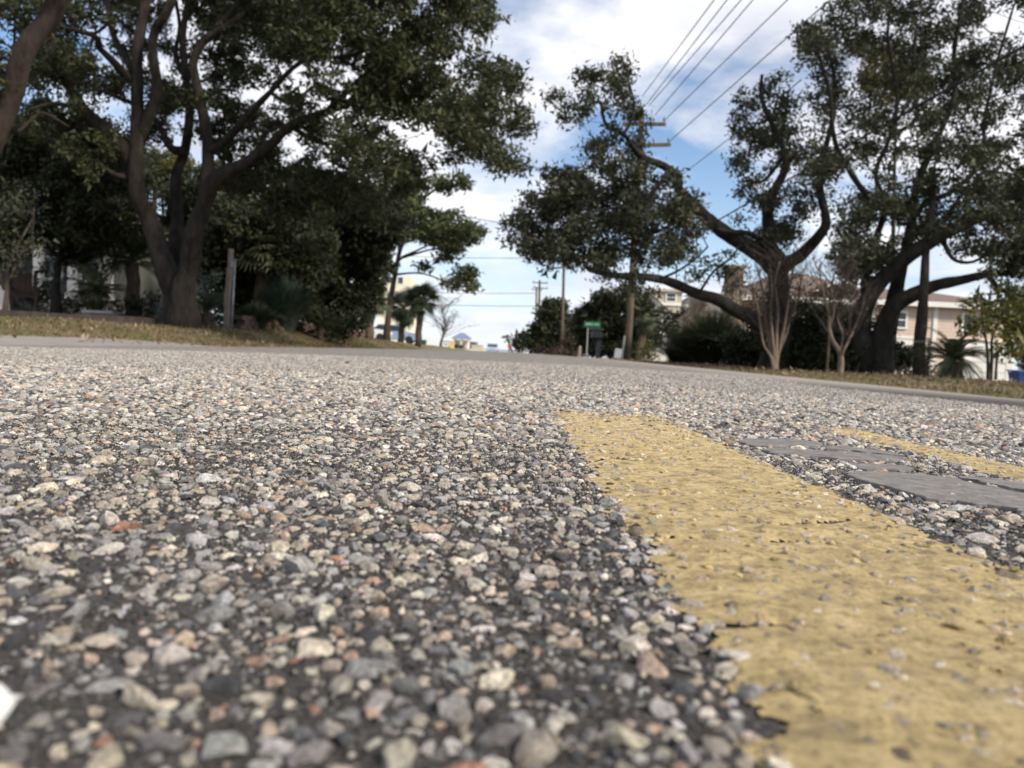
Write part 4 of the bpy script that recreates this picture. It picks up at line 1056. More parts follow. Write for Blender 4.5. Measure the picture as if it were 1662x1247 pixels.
shrub('russet twiggy tree left of the green street sign', 'tree', gbase(935, 574, 52), [(938, 530, 14, 22), (928, 555, 16, 16), (945, 510, 10, 14)], 52, 'red_leaf', 0.2, 9, 0.18, 14, name='roadside_tree', group=G_F)
shrub('small dark tree behind the red stop sign', 'tree', gbase(845, 572, 95), [(843, 558, 11, 9), (852, 550, 10, 10), (862, 556, 8, 9)], 95, 'dark_leaf', 0.4, 6, 0.25, 18, name='roadside_tree', group=G_F)
shrub('brown low hedge at the foot of the far right trees', 'hedge', gbase(890, 576, 58), [(880, 572, 12, 5), (900, 572, 14, 7), (925, 573, 18, 8)], 55, 'red_leaf', 0.2, 9, 0.15, 14)

# ---- palms: every frond a part
def fan_frond():          # fan leaf of a cabbage palm, about 1 m, pointing along +X
    mb = MB(); n = 15
    mb.tube([(0, 0, 0), (0.45, 0, 0.03)], [0.016, 0.008], 4, cap=False)
    for i in range(n):
        a = (i / (n - 1) - 0.5) * 3.3; c, s = math.cos(a), math.sin(a); L_ = 0.62 - 0.10 * abs(a)
        p0 = Vector((0.42, 0, 0.03)); d = Vector((c, s, 0.10)); w = Vector((-s, c, 0)) * 0.035
        mid = p0 + d * L_ * 0.55; tip = p0 + d * L_ + Vector((0, 0, -0.16))
        mb.add([p0, mid - w, tip, mid + w], [(0, 1, 2, 3)])
    return mb
def feather_frond(n=22, L_=1.0, leaf=0.20, droop=0.35):   # sago / date palm leaf along +X
    mb = MB(); P = []
    for i in range(9):
        t = i / 8; P.append(Vector((L_ * t * (1 - 0.12 * t), 0, 0.30 * t - droop * t * t * 1.6)))
    mb.tube(P, [0.012 * (1 - 0.8 * i / 8) for i in range(9)], 4, cap=False)
    for i in range(n):
        t = 0.12 + 0.86 * i / (n - 1); k = min(int(t * 8), 7); p = P[k].lerp(P[k + 1], t * 8 - k)
        ll = leaf * (0.55 + 0.9 * math.sin(math.pi * min(1, t * 0.9 + 0.1)) * 0.6)
        for s in (-1, 1):
            d = Vector((0.55, s * 0.85, 0.22)).normalized(); w = Vector((0.016, 0, 0))
            mb.add([p - w, p + d * ll * 0.5 + Vector((0.020, 0, 0)), p + d * ll + Vector((0, 0, -0.03)), p + d * ll * 0.5 - Vector((0.020, 0, 0))], [(0, 1, 2, 3)])
    return mb
def frond_mesh(mb, name, mat):
    me = bpy.data.meshes.new(name); me.from_pydata([tuple(v) for v in mb.v], [], mb.f); me.materials.append(mat); me.update(); return me
FAN = [frond_mesh(fan_frond(), 'frond', M['palm_leaf'])]
FEA = [frond_mesh(feather_frond(), 'frond', M['palm_leaf']), frond_mesh(feather_frond(droop=0.5), 'frond', M['palm_leaf'])]
BLU = [frond_mesh(feather_frond(), 'frond', M['blue_leaf'])]
def palm(name, label, base, top, rpx_w, fronds, nf, size, el=(-50, 75), group=None, cat='palm', lean=0.0):
    root = thing(name, label, cat, base, group)
    b_ = Vector(base); t_ = Vector(top)
    if (t_ - b_).length > 0.25:
        P = [b_.lerp(t_, k / 6) + Vector((0.03 * math.sin(k * 2.1), 0, 0)) for k in range(7)]; P[0].z -= 0.1
        MB().tube(P, [rpx_w * (1.15 - 0.03 * k + 0.06 * (k % 2)) for k in range(7)], 10).build('trunk', M['palm_bark'], root, smooth=True)
    for k in range(nf):
        o = link('frond', fronds[k % len(fronds)], root, t_ - b_ + Vector((0, 0, rng.uniform(-.05, .08))))
        e = R(rng.uniform(*el)); a = 2.399963 * k + rng.uniform(-.3, .3)
        o.rotation_euler = Euler((rng.normal(0, .25), -e, a)); o.scale = (size * rng.uniform(.85, 1.15),) * 3
    return root
def P3(px, py, D): return tuple(at(px, py, D))
G_P = 'cabbage palms past the left wall'
b = gbase(678, 556, 47); palm('cabbage_palm', 'round headed cabbage palm right of the slender pine', b, P3(684, 490, 47), 0.17, FAN, 52, 1.3, (-60, 80), G_P)
b = gbase(650, 556, 50); palm('cabbage_palm', 'cabbage palm half hidden behind the pine trunk', b, P3(655, 502, 50), 0.17, FAN, 46, 1.35, (-70, 70), G_P)
b = gbase(598, 552, 36); palm('cabbage_palm', 'cabbage palm with a thick dark trunk left of the pine', b, P3(602, 488, 36), 0.19, FAN, 40, 1.1, (-75, 60), G_P)
b = gbase(425, 540, 21); palm('cabbage_palm', 'tall palm trunk with criss cross bark behind the blue green mound', b, P3(430, 402, 21), 0.21, FAN, 24, 1.0, (-60, 70), G_P)
b = gbase(524, 548, 26); palm('cabbage_palm', 'palm with drooping fronds above the retaining wall', b, P3(526, 452, 26), 0.15, FAN, 28, 1.1, (-80, 40), G_P)
b = gbase(215, 515, 18); palm('yard_palm', 'pale feathery palm between the porch house and the forked oak', b, P3(216, 425, 18), 0.14, FEA, 26, 1.45, (-15, 75), None)
b = gbase(157, 508, 16.5); palm('sago_palm', 'dark sago palm above the grey planter on the left', b, P3(157, 478, 16.5), 0.12, FEA, 24, 0.75, (-10, 70), 'sago palms')
b = gbase(340, 528, 17); palm('sago_palm', 'sago palm between the forked oak and the wooden post', b, P3(338, 505, 17), 0.1, FEA, 18, 0.6, (5, 75), 'sago palms')
b = gbase(1546, 612, 12.4); palm('sago_palm', 'round green sago palm in front of the white garage door', b, P3(1546, 586, 12.4), 0.13, FEA, 52, 0.62, (-75, 70), 'sago palms')
b = gbase(520, 545, 22); palm('sago_palm', 'low sago palm arching over the retaining wall', b, P3(522, 530, 22), 0.1, FEA, 20, 0.75, (0, 65), 'sago palms')
b = gbase(455, 538, 20); palm('sago_palm', 'pale spiky sago palm at the left end of the retaining wall', b, P3(440, 520, 20), 0.1, BLU, 20, 0.65, (0, 70), 'sago palms')
b = gbase(833, 571, 110); palm('cabbage_palm', 'tiny far palm leaning at the end of the right kerb', b, P3(823, 549, 110), 0.15, FAN, 18, 0.9, (-70, 60), None)
b = gbase(1035, 578, 40); palm('cabbage_palm', 'palm with hanging fronds right of the near utility pole', b, P3(1052, 510, 40), 0.17, FAN, 26, 1.1, (-85, 30), None)
# blue green mound of stiff blades, pampas grass, ferny ground plants
def blades(name, label, cat, base, n, h, spread, mat, arch=0.6, width=0.012, group=None, extra=None, part='blades'):
    root = thing(name, label, cat, base, group)
    a = rng.uniform(0, 6.283, n); s = rng.uniform(0.05, 1, n) ** 0.7; hh = h * rng.uniform(.6, 1.05, n)
    b0_ = np.stack([np.cos(a) * s * spread * .25, np.sin(a) * s * spread * .25, np.zeros(n) - .03], -1)
    dirr = np.stack([np.cos(a), np.sin(a), np.zeros(n)], -1); side = np.stack([-np.sin(a), np.cos(a), np.zeros(n)], -1)
    V = []
    for t, wd in ((0, 1), (.4, 1), (.75, .7), (1, .1)):
        c = b0_ + dirr * (s * spread * (t ** 1.6))[:, None] + np.array([0, 0, 1]) * (hh * (t - arch * s * t ** 2.4 * 0.8))[:, None]
        V += [c - side * width * wd, c + side * width * wd]
    V = np.stack(V, 1)
    q = np.array([(0, 1, 3, 2), (2, 3, 5, 4), (4, 5, 7, 6)])
    loops = (q.ravel()[None] + (np.arange(n) * 8)[:, None]).ravel()
    build_np(part, V.reshape(-1, 3) + np.array(base), loops, np.full(n * 3, 4), mat, root, kind='stuff')
    return root
blades('blue_green_shrub', 'rounded blue green spiky mound behind the retaining wall', 'shrub', gbase(462, 535, 20.5), 2600, 1.75, 0.8, M['blue_leaf'], 0.55, 0.012)
pb = gbase(1160, 590, 20)
pam = blades('pampas_grass', 'large pampas grass mound with tall pale plumes right of the pole', 'ornamental grass', pb, 6000, 1.6, 1.6, M['palm_leaf'], 0.75, 0.009)
for (x, y, hh, r) in ((1124, 500, 44, 8), (1137, 497, 40, 7), (1149, 528, 38, 6), (1131, 515, 44, 7), (1196, 508, 48, 7), (1142, 512, 40, 6), (1111, 528, 26, 4)):
    top = at(x + 1, y - hh / 2, 21); bot = at(x, y + hh / 2, 21); root_p = Vector(pb) + Vector((rng.normal(0, .25), rng.normal(0, .2), 0))
    n = 260; t = rng.random(n); ax = np.array(bot)[None] + (np.array(top) - np.array(bot))[None] * t[:, None]
    wd = (r * 21 / F) * np.sin(np.pi * np.clip(t * .85 + .12, 0, 1)); ax += rng.normal(0, .45, (n, 3)) * wd[:, None]
    pl = leaves(ax, 0.14, M['plume'], 'plume', pam, upbias=0, aspect=0.22, droop=-.8)
    MB().tube([root_p, (root_p + bot) / 2 + Vector((0.03, 0, 0.1)), bot, top], [0.009, 0.007, 0.006, 0.003], 4).build('plume_stalk', M['plume'], pam)
blades('pampas_grass', 'green fountain grass clump left of the big pampas mound, without plumes', 'ornamental grass', gbase(1108, 584, 23), 2200, 1.0, 1.0, M['shrub_leaf'], 0.75, 0.008)
blades('flax_clump', 'low dark spiky clump behind the wooden post', 'shrub', gbase(415, 532, 19), 900, 0.8, 0.6, M['palm_leaf'], 0.6, 0.014)
shrub('dark ferny shrub filling the yard behind the retaining wall', 'shrub', gbase(490, 540, 22.5), [(385, 520, 22, 18), (350, 525, 22, 14), (540, 545, 24, 12), (400, 515, 26, 18), (430, 525, 26, 16), (490, 525, 24, 16), (510, 510, 22, 20), (555, 530, 24, 16), (575, 520, 20, 22)], 22.5, 'shrub_leaf', 0.11, 20)
shrub('low dark shrubs along the timber edging by the forked oak', 'shrub', gbase(215, 512, 17.5), [(190, 505, 22, 14), (215, 500, 22, 16), (238, 505, 18, 14), (250, 490, 14, 16), (120, 500, 20, 10)], 17.5, 'shrub_leaf', 0.09, 20)
shrub('pale grey green shrub between the big oak and the wooden post', 'shrub', gbase(330, 520, 19), [(335, 525, 20, 14), (352, 515, 18, 16), (330, 470, 18, 22), (345, 450, 16, 20), (350, 495, 18, 18), (322, 500, 14, 18)], 19, 'blue_leaf', 0.09, 16)
shrub('tall dark shrub between the porch column and the dark leafy yard tree', 'shrub', gbase(150, 505, 20.5), [(85, 440, 22, 18), (70, 470, 14, 16), (145, 440, 16, 22), (150, 480, 18, 18), (95, 485, 12, 12), (180, 420, 22, 26)], 20.5, 'dark_leaf', 0.10, 18)
shrub('dark hedge along the front of the porch house', 'hedge', gbase(60, 500, 20), [(50, 488, 20, 12), (75, 485, 18, 14), (130, 492, 20, 12), (20, 492, 12, 6)], 19.5, 'shrub_leaf', 0.09, 18)
# small yellow green tree at the right edge
D = 12.6
b = gbase(1606, 612, D)
L = [flare(limb([(1604, 616), (1606, 585), (1602, 555), (1598, 520), (1590, 490)], D, D, 6, 3), b[2], 1.1), limb([(1608, 616), (1612, 580), (1610, 550), (1620, 520), (1628, 495)], D, D, 6, 3), limb([(1616, 616), (1622, 580), (1632, 555), (1645, 530)], D, D, 5, 2), limb([(1602, 555), (1585, 530), (1570, 510)], D, D, 3, 2)]
C = polyclumps([(1555, 500), (1590, 465), (1640, 465), (1700, 480), (1710, 560), (1650, 590), (1610, 570), (1560, 560)], 44, 9, 18, 11.8, 13.4, edge=0.5)
tree('small_tree', 'small yellow green tree on thin stems by the right house corner', 'tree', b, L, C, M['twig'], M['yellow_leaf'], 0.10, 46, 0.09, 12, 3)
# bare far tree by the pavilion
D = 72.0
b = gbase(715, 567, D)
root = thing('bare_tree', 'leafless grey tree in front of the blue roofed pavilion', 'tree', b)
tr = flare(limb([(715, 568), (716, 555), (720, 542), (722, 530), (720, 515), (717, 500)], D, D, 5, 1.2, 0.1), b[2])
limb_mesh('trunk', tr, M['twig'], root, 8)
mb = MB()
for k in range(60):
    j = rng.integers(len(tr) // 4, len(tr)); a = tr[j, :3]; d = np.array([rng.normal(0.25, .8), rng.normal(0, .6), rng.uniform(.5, 1.2)]); Lg = rng.uniform(0.7, 1.9)
    c1 = a + d * Lg * .5 + rng.normal(0, .1, 3); c2 = a + d * Lg + rng.normal(0, .2, 3); mb.tube([a, c1, c2], [0.035, 0.02, 0.008], 4, cap=False)
    for _ in range(4):
        e = c1 + (c2 - c1) * rng.random(); mb.tube([e, e + np.array([rng.normal(0, .35), rng.normal(0, .3), rng.uniform(.1, .6)])], [0.014, 0.006], 3, cap=False)
mb.build('branches', M['twig'], root, smooth=True, kind='stuff')

# ------------------------------------------------------------------ houses
def lap_siding(mb, x0, x1, z0, z1, y, step=0.16):
    """clapboards facing the road (-Y), each lapping the one below"""
    z = z0; V = []; Fs = []
    while z < z1 - 1e-3:
        zt = min(z + step, z1)
        k = len(V)
        V += [(x0, y - 0.022, z), (x1, y - 0.022, z), (x1, y, zt), (x0, y, zt), (x0, y, z), (x1, y, z)]
        Fs += [(k, k + 1, k + 2, k + 3), (k + 4, k + 5, k + 1, k)]
        z = zt
    return mb.add(V, Fs)
def window(root, x0, x1, z0, z1, y, mullion=True, mat=None):
    f = MB(); t = 0.09
    f.box(((x0 + x1) / 2, y - .05, z1 + t / 2), (x1 - x0 + 2 * t, .08, t)).box(((x0 + x1) / 2, y - .05, z0 - t / 2), (x1 - x0 + 2 * t, .10, t))
    f.box((x0 - t / 2, y - .05, (z0 + z1) / 2), (t, .08, z1 - z0)).box((x1 + t / 2, y - .05, (z0 + z1) / 2), (t, .08, z1 - z0))
    if mullion: f.box(((x0 + x1) / 2, y - .045, (z0 + z1) / 2), (x1 - x0, .05, .05))
    w = f.build('window', M['white_trim'], root)
    MB().box(((x0 + x1) / 2, y - .030, (z0 + z1) / 2), (x1 - x0, .012, z1 - z0)).build('pane', mat or M['glass'], w)
    return w
def hip_roof(mb, x0, x1, y0, y1, z, rise, over=0.45, gable=False):
    x0 -= over; x1 += over; y0 -= over; y1 += over; ym = (y0 + y1) / 2
    run = 0.0 if gable else min((y1 - y0) / 2, (x1 - x0) / 2 * 0.8)
    V = [(x0, y0, z), (x1, y0, z), (x1, y1, z), (x0, y1, z), (x0 + run, ym, z + rise), (x1 - run, ym, z + rise)]
    return mb.add(V, [(0, 1, 5, 4), (1, 2, 5), (2, 3, 4, 5), (3, 0, 4), (3, 2, 1, 0)])
def X_(px, py, D): return at(px, py, D).x
def Z_(px, py, D): return at(px, py, D).z
# pink house on the right
D = 38.0
g = float(gz(20, D)) - 0.1
hx = thing('pink_house', 'pale pink clapboard house with brown roof behind the right oaks', 'house', (20, D, g))
xl, xm, xr = X_(1196, 560, D), X_(1412, 560, D), X_(1643, 570, D)
ze = Z_(1300, 482, D); zr = Z_(1350, 438, D)
MB().box(((xm + xr) / 2, D + 4.5, (g + ze) / 2), (xr - xm, 8.9, ze - g)).box(((xl + xm) / 2, D + 6, (g + ze) / 2), (xm - xl, 8.9, ze - g)).build('wall', M['pink_siding'], hx)
sd = MB(); lap_siding(sd, xm + .1, xr - .1, g + 2.05, ze - 0.25, D - .002); lap_siding(sd, xl + .1, xm - .02, g + .4, ze - 0.25, D + 1.5)
sd.build('siding', M['pink_siding'], hx)
for x, y in ((xm + .09, D - .03), (xr - .09, D - .03), (X_(1516, 540, D), D - .035), (xl + .09, D + 1.47)):
    MB().box((x, y, (g + ze) / 2 + .05), (.20, .07, ze - g - .1)).build('corner_board', M['white_trim'], hx)
rf = MB(); hip_roof(rf, xm, xr, D, D + 9, ze + .02, (zr - ze) * .72); r1_ = rf.build('roof', M['brown_roof'], hx)
rf = MB(); hip_roof(rf, xl + 1.0, xm + 1.6, D + 1.5, D + 10.4, ze + .06, zr - ze + .35); rf.build('roof', M['brown_roof'], hx)
MB().box(((xm + xr) / 2, D - .47, ze - .10), (xr - xm + .95, .05, .24)).build('fascia', M['white_trim'], hx)
MB().box(((xl + xm) / 2 + .1, D + 1.03, ze - .06), (xm - xl - .4, .05, .24)).build('fascia', M['white_trim'], hx)
# small gable over the porch
ga = Vector(at(1322, 474, D + 1)); gb = Vector(at(1352, 460, D + 1)); gc = Vector(at(1382, 476, D + 1))
v = [(p.x, D + .9, p.z) for p in (ga, gb, gc)]; w = [(p[0], D + 4.5, p[2]) for p in v]
MB().add(v + w, [(0, 1, 2), (3, 5, 4), (0, 3, 4, 1), (1, 4, 5, 2), (2, 5, 3, 0)]).build('gable', M['brown_roof'], hx)
MB().tube([(p[0], D + .86, p[2] + .02) for p in v], .07, 4).build('gable_trim', M['white_trim'], hx)
# porch screens and windows of the left wing
z0, z1 = Z_(1330, 545, D + 1.5), Z_(1330, 492, D + 1.5)
window(hx, X_(1299, 520, D + 1.5), X_(1345, 520, D + 1.5), z0 + .9, z1 - .1, D + 1.49, mat=M['screen'])
window(hx, X_(1356, 520, D + 1.5), X_(1392, 520, D + 1.5), z0 + .9, z1 - .1, D + 1.49, mat=M['screen'])
window(hx, X_(1222, 520, D + 1.5), X_(1256, 520, D + 1.5), z0 + .9, z1 - .1, D + 1.49, mat=M['screen'])
window(hx, X_(1452, 530, D), X_(1468, 530, D), Z_(1460, 531, D), Z_(1460, 508, D), D)
window(hx, X_(1562, 530, D), X_(1580, 530, D), Z_(1570, 536, D), Z_(1570, 512, D), D)
def garage(x0, x1, z1):
    d = MB()
    n = 4; h = (z1 - g - .08) / n
    for k in range(n): d.box(((x0 + x1) / 2, D - .02, g + .06 + h * (k + .5)), (x1 - x0, .04, h - .025))
    o = d.build('garage_door', M['white_trim'], hx)
    f = MB(); f.box(((x0 + x1) / 2, D - .03, z1 + .06), (x1 - x0 + .24, .06, .12)); f.box((x0 - .06, D - .03, (g + z1) / 2), (.12, .06, z1 - g)); f.box((x1 + .06, D - .03, (g + z1) / 2), (.12, .06, z1 - g))
    f.build('door_frame', M['white_trim'], o)
garage(X_(1441, 580, D), X_(1486, 580, D), g + 1.95); garage(X_(1568, 590, D), X_(1632, 590, D), g + 1.95)
cb = at(1190, 470, D + 1)
MB().box((cb.x, D + 1, (g + cb.z + 1.0) / 2), (.75, .75, cb.z + 1.0 - g)).box((cb.x, D + 1, cb.z + 1.05), (.9, .9, .14)).build('chimney', M['chimney'], hx)
# vines over the chimney
pts = np.array([(cb.x + rng.normal(0, .42), D + .6 + rng.normal(0, .1), rng.uniform(cb.z - 1.6, cb.z + 1.2)) for _ in range(700)])
leaves(pts, .16, M['oak_leaf_grey'], 'vine', hx, kind='stuff')

# houses farther back on the right
D2 = 62.0; g2 = float(gz(16, D2)) - .1
h2 = thing('grey_roof_house', 'tan house with a grey roof and dark upper window above the low oak limb', 'house', (16, D2, g2))
xa, xb, xc = X_(1062, 500, D2), X_(1106, 500, D2), X_(1175, 500, D2)
zt = Z_(1090, 474, D2); zl = Z_(1150, 498, D2); zq = Z_(1150, 474, D2)
MB().box(((xa + xb) / 2, D2 + 3, (g2 + zt) / 2), (xb - xa, 6, zt - g2)).box(((xb + xc) / 2 + .01, D2 + 3.4, (g2 + zl) / 2), (xc - xb, 5.6, zl - g2)).build('wall', M['tan_stucco'], h2)
rf = MB(); hip_roof(rf, xb + .5, xc, D2 + .5, D2 + 6.4, zl + .02, zq - zl, .35); rf.build('roof', M['grey_roof'], h2)
rf = MB(); rf.box(((xa + xb) / 2, D2 + 3, zt + .1), (xb - xa + .5, 6.5, .2)); rf.build('parapet', M['tan_stucco'], h2)
MB().box(((xb + xc) / 2 + .2, D2 + .11, zl - .05), (xc - xb, .06, .25)).build('fascia', M['white_trim'], h2)
window(h2, X_(1082, 482, D2), X_(1096, 482, D2), Z_(1090, 489, D2), Z_(1090, 477, D2), D2)
MB().box(((xa + xb) / 2, D2 - .05, Z_(1090, 494, D2)), (xb - xa - .2, .12, .22)).build('ledge', M['white_trim'], h2)
D3 = 52.0; g3 = float(gz(11, D3)) - .1
h3 = thing('white_gable_house', 'white gabled wall of a small house right of the near utility pole', 'house', (11, D3, g3))
x0, x1 = X_(1046, 540, D3), X_(1086, 540, D3); ztop = Z_(1062, 486, D3); zl = Z_(1086, 512, D3); xa = X_(1060, 490, D3)
v = [(x0, D3, g3), (x1, D3, g3), (x1, D3, zl), (xa, D3, ztop), (x0, D3, zl + .4)]; w = [(p[0], D3 + 6, p[2]) for p in v]
MB().add(v + w, [(0, 1, 2, 3, 4), (9, 8, 7, 6, 5)] + [(i, 5 + i, 5 + (i + 1) % 5, (i + 1) % 5) for i in range(5)]).build('wall', M['white_wall'], h3)
MB().tube([(x1 + .3, D3 - .1, zl - .1), (xa, D3 - .1, ztop + .12), (x0 - .3, D3 - .1, zl + .3)], .1, 4).build('roof_edge', M['grey_roof'], h3)
window(h3, x0 + .5, x0 + 1.2, g3 + 1, g3 + 2, D3)
# porch house on the left, in deep shade
D4 = 25.0; g4 = float(gz(-14, D4))
h4 = thing('porch_house', 'shaded house with a white porch column behind the left yard trees', 'house', (-14, D4, g4))
xa, xb = X_(-90, 460, D4), X_(205, 470, D4); zt = Z_(60, 372, D4)
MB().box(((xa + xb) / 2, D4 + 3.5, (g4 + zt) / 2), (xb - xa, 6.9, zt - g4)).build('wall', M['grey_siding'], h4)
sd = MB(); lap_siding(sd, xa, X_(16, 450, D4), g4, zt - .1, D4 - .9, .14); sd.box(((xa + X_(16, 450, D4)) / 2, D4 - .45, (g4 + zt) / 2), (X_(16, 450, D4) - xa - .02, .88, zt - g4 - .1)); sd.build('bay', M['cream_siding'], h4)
rf = MB(); hip_roof(rf, xa, xb, D4 - 2.2, D4 + 7, zt + .05, 1.9, .4); rf.build('roof', M['grey_roof'], h4)
for px in (62, 118, 176):
    c = X_(px, 450, D4 - 2.1)
    MB().box((c, D4 - 2.1, (g4 + .5 + zt) / 2), (.2, .2, zt - g4 - .5)).box((c, D4 - 2.1, g4 + .58), (.28, .28, .16)).box((c, D4 - 2.1, zt - .1), (.28, .28, .12)).build('porch_column', M['white_trim'], h4)
pxa, pxb = X_(58, 480, D4 - 2.1), X_(182, 480, D4 - 2.1)
MB().box(((pxa + pxb) / 2, D4 - 1.1, g4 + .25), (pxb - pxa, 2.15, .5)).build('porch_floor', M['concrete'], h4)
window(h4, X_(75, 450, D4), X_(100, 450, D4), g4 + 1.2, g4 + 2.5, D4)
window(h4, X_(135, 450, D4), X_(160, 450, D4), g4 + 1.2, g4 + 2.5, D4)
for k in range(7):
    c = X_(164 + k * 2.6, 450, D4 - 2.4); z = Z_(164 + k * 2.6, 452 + k * 1.5, D4 - 2.4)
    MB().box((c, D4 - 2.4, z), (.035, .035, .5)).build('baluster', M['white_trim'], h4)
a = at(163, 459, D4 - 2.4); b_ = at(184, 471, D4 - 2.4)
MB().tube([a, b_], .03, 4).build('stair_rail', M['wood_pole'], h4)

# far buildings at the beach end
D5 = 165.0; g5 = float(gz(-25, D5))
h5 = thing('beach_hotel', 'pale yellow tall building standing far behind the pine', 'building', (-25, D5, g5))
xa, xb = X_(612, 500, D5), X_(665, 500, D5); zt, zt2 = Z_(620, 444, D5), Z_(650, 449, D5); xm_ = X_(621, 450, D5)
MB().box(((xm_ + xb) / 2, D5 + 6, (g5 + zt2) / 2), (xb - xm_, 12, zt2 - g5)).build('wall', M['yellow_stucco'], h5)
MB().box(((xa + xm_) / 2, D5 + 6, (g5 + zt) / 2), (xm_ - xa - .02, 12.4, zt - g5)).build('stair_tower', M['white_wall'], h5)
for k in range(4):
    z = g5 + 3 + k * 3.2
    for q in range(2): window(h5, xm_ + 1.0 + q * 2.2, xm_ + 2.0 + q * 2.2, z, z + 1.3, D5, False)
D6 = 150.0; g6 = float(gz(-10, D6))
pv = thing('beach_pavilion', 'small white pavilion with a blue hipped roof at the road end', 'pavilion', (-10, D6, g6))
xa, xb = X_(736, 560, D6), X_(761, 560, D6); zt = Z_(748, 549, D6); zp = Z_(748, 540, D6)
rf = MB(); hip_roof(rf, xa, xb, D6, D6 + 3.4, zt, zp - zt, .45); rf.build('roof', M['blue_roof'], pv)
MB().box(((xa + xb) / 2, D6 + 1.7, zt - .12), (xb - xa + .6, 4.0, .2)).build('fascia', M['white_trim'], pv)
for x in (xa + .1, (xa + xb) / 2, xb - .1):
    for y in (D6 + .1, D6 + 3.3): MB().box((x, y, (g6 + zt) / 2 - .1), (.22, .22, zt - g6 - .2)).build('post', M['white_trim'], pv)
MB().box(((xa + xb) / 2, D6 + 2.4, g6 + (zt - g6) * .42), (xb - xa - .4, 1.2, (zt - g6) * .8)).build('kiosk', M['cream_siding'], pv)
shrub('rounded green bush in front of the blue roofed pavilion', 'shrub', (X_(746, 565, 146), 146, float(gz(-9, 146))), [(741, 565, 5, 3), (748, 566, 5, 3)], 146, 'shrub_leaf', .5, 5, .25, 16)
lw = thing('beach_wall', 'low tan wall along the sand at the road end', 'wall', (-4, 152, float(gz(-4, 152))))
xa, xb = X_(765, 566, 152), X_(784, 566, 152)
MB().box(((xa + xb) / 2, 152, float(gz(-4, 152)) + .6), (xb - xa, .3, 1.2)).box(((xa + xb) / 2, 152, float(gz(-4, 152)) + 1.25), (xb - xa + .1, .4, .1)).build('wall', M['tan_stucco'], lw)
lw = thing('white_fence', 'low white fence seen under the bare far tree', 'fence', (X_(700, 560, 110), 110, float(gz(-10, 110))))
xa, xb = X_(680, 562, 110), X_(735, 562, 110)
gf = float(gz(-10, 110))
for k in range(14):
    x = xa + (xb - xa) * k / 13; MB().box((x, 110, gf + .5), (.10, .10, 1.1)).build('picket_post', M['white_trim'], lw)
for z in (.25, .6, .95): MB().box(((xa + xb) / 2, 109.93, gf + z), (xb - xa, .04, .16)).build('rail', M['white_trim'], lw)

# ------------------------------------------------------------------ utility poles and wires
def pole(label, base, top, r, arms, group='utility poles along the right side', stubs=True):
    root = thing('utility_pole', label, 'utility pole', base, group)
    t = Vector(top); b_ = Vector(base); b_.z -= .3
    MB().tube([b_.lerp(t, k / 8) for k in range(9)], [r * (1.12 - .32 * k / 8) for k in range(9)], 10).build('pole', M['wood_pole'], root, smooth=True)
    for (l, rr, y) in arms:
        l = Vector(l); rr = Vector(rr); d = (rr - l); c = (l + rr) / 2
        MB().box(c + Vector((0, -r - .05, 0)), (d.length, .10, .13), math.atan2(d.y, d.x), (0, -math.asin(max(-1, min(1, d.z / d.length))), 0)).build('crossarm', M['wood_pole'], root)
        for f in y:
            p = l.lerp(rr, f) + Vector((0, -r - .05, .05))
            MB().tube([p, p + Vector((0, 0, .10)), p + Vector((0, 0, .12)), p + Vector((0, 0, .22))], [.025, .025, .06, .04], 8).build('insulator', M['ceramic'], root)
    return root
D = 33.0
b = gbase(1018, 582, D)
p1 = pole('near brown utility pole on the right verge with two crossarms', b, at(1042, 187, D), .14, [(at(1009, 204, D), at(1079, 204, D), (.04, .36, .72, .96)), (at(1041, 238, D), at(1087, 237, D), (.92, .4))])
MB().tube([Vector(b) + Vector((-.24, -.12, -.1)), Vector(at(1014, 545, D - .12))], .04, 6).build('conduit', M['galv'], p1)
MB().tube([at(1047, 215, D - .2), at(1049, 200, D - .3), at(1056, 190, D - .3), at(1057, 210, D - .2)], .04, 6).build('riser', M['wire'], p1)
MB().tube([at(1037, 300, D - .3), at(1036, 285, D - .3)], .20, 10).build('transformer', M['galv'], p1)
pole('second utility pole, slim and dark beyond the oak boughs', gbase(912, 574, 56), at(916, 402, 56), .11, [(at(896, 436, 56), at(926, 434, 56), (.05, .5, .95))])
pole('third utility pole with double crossarms far down the road', gbase(873, 572, 98), at(876, 455, 98), .16, [(at(864, 459, 98), at(889, 460, 98), (.05, .95)), (at(866, 467, 98), at(889, 469, 98), (.05, .95))])
pole('farthest utility pole, just left of the double crossarm one', gbase(868, 571, 125), at(871, 466, 125), .16, [(at(863, 470, 125), at(880, 472, 125), (.05, .95))])
def wire(label, pts, r, sag=0.0, n=14, group='overhead wires'):
    root_p = Vector(pts[0]); P = []
    for a, b_ in zip(pts[:-1], pts[1:]):
        a = Vector(a); b_ = Vector(b_)
        for k in range(n): t = k / n; P.append(a.lerp(b_, t) - Vector((0, 0, sag * 4 * t * (1 - t))))
    P.append(Vector(pts[-1]))
    o = MB().tube(P, r, 5).build('overhead_wire', M['wire'], None, smooth=True)
    set_props(o, label, 'wire', group)
def out(p0, p1, f):
    p0 = Vector(p0); p1 = Vector(p1); return p0 + (p1 - p0) * f
WIRES = [((1043, 190), (1043, 156), (1159, 0), 23, 'top left'), ((1011, 200), (1049, 170), (1180, 0), 23, 'second from the left'), ((1034, 200), (1053, 172), (1203, 0), 23, 'third from the left'), ((1058, 200), (1063, 187), (1222, 0), 23, 'fourth from the left'), ((1076, 200), (1077, 197), (1278, 0), 22.5, 'fifth from the left'), ((1085, 233), (1085, 231), (1288, 52), 22, 'lowest')]
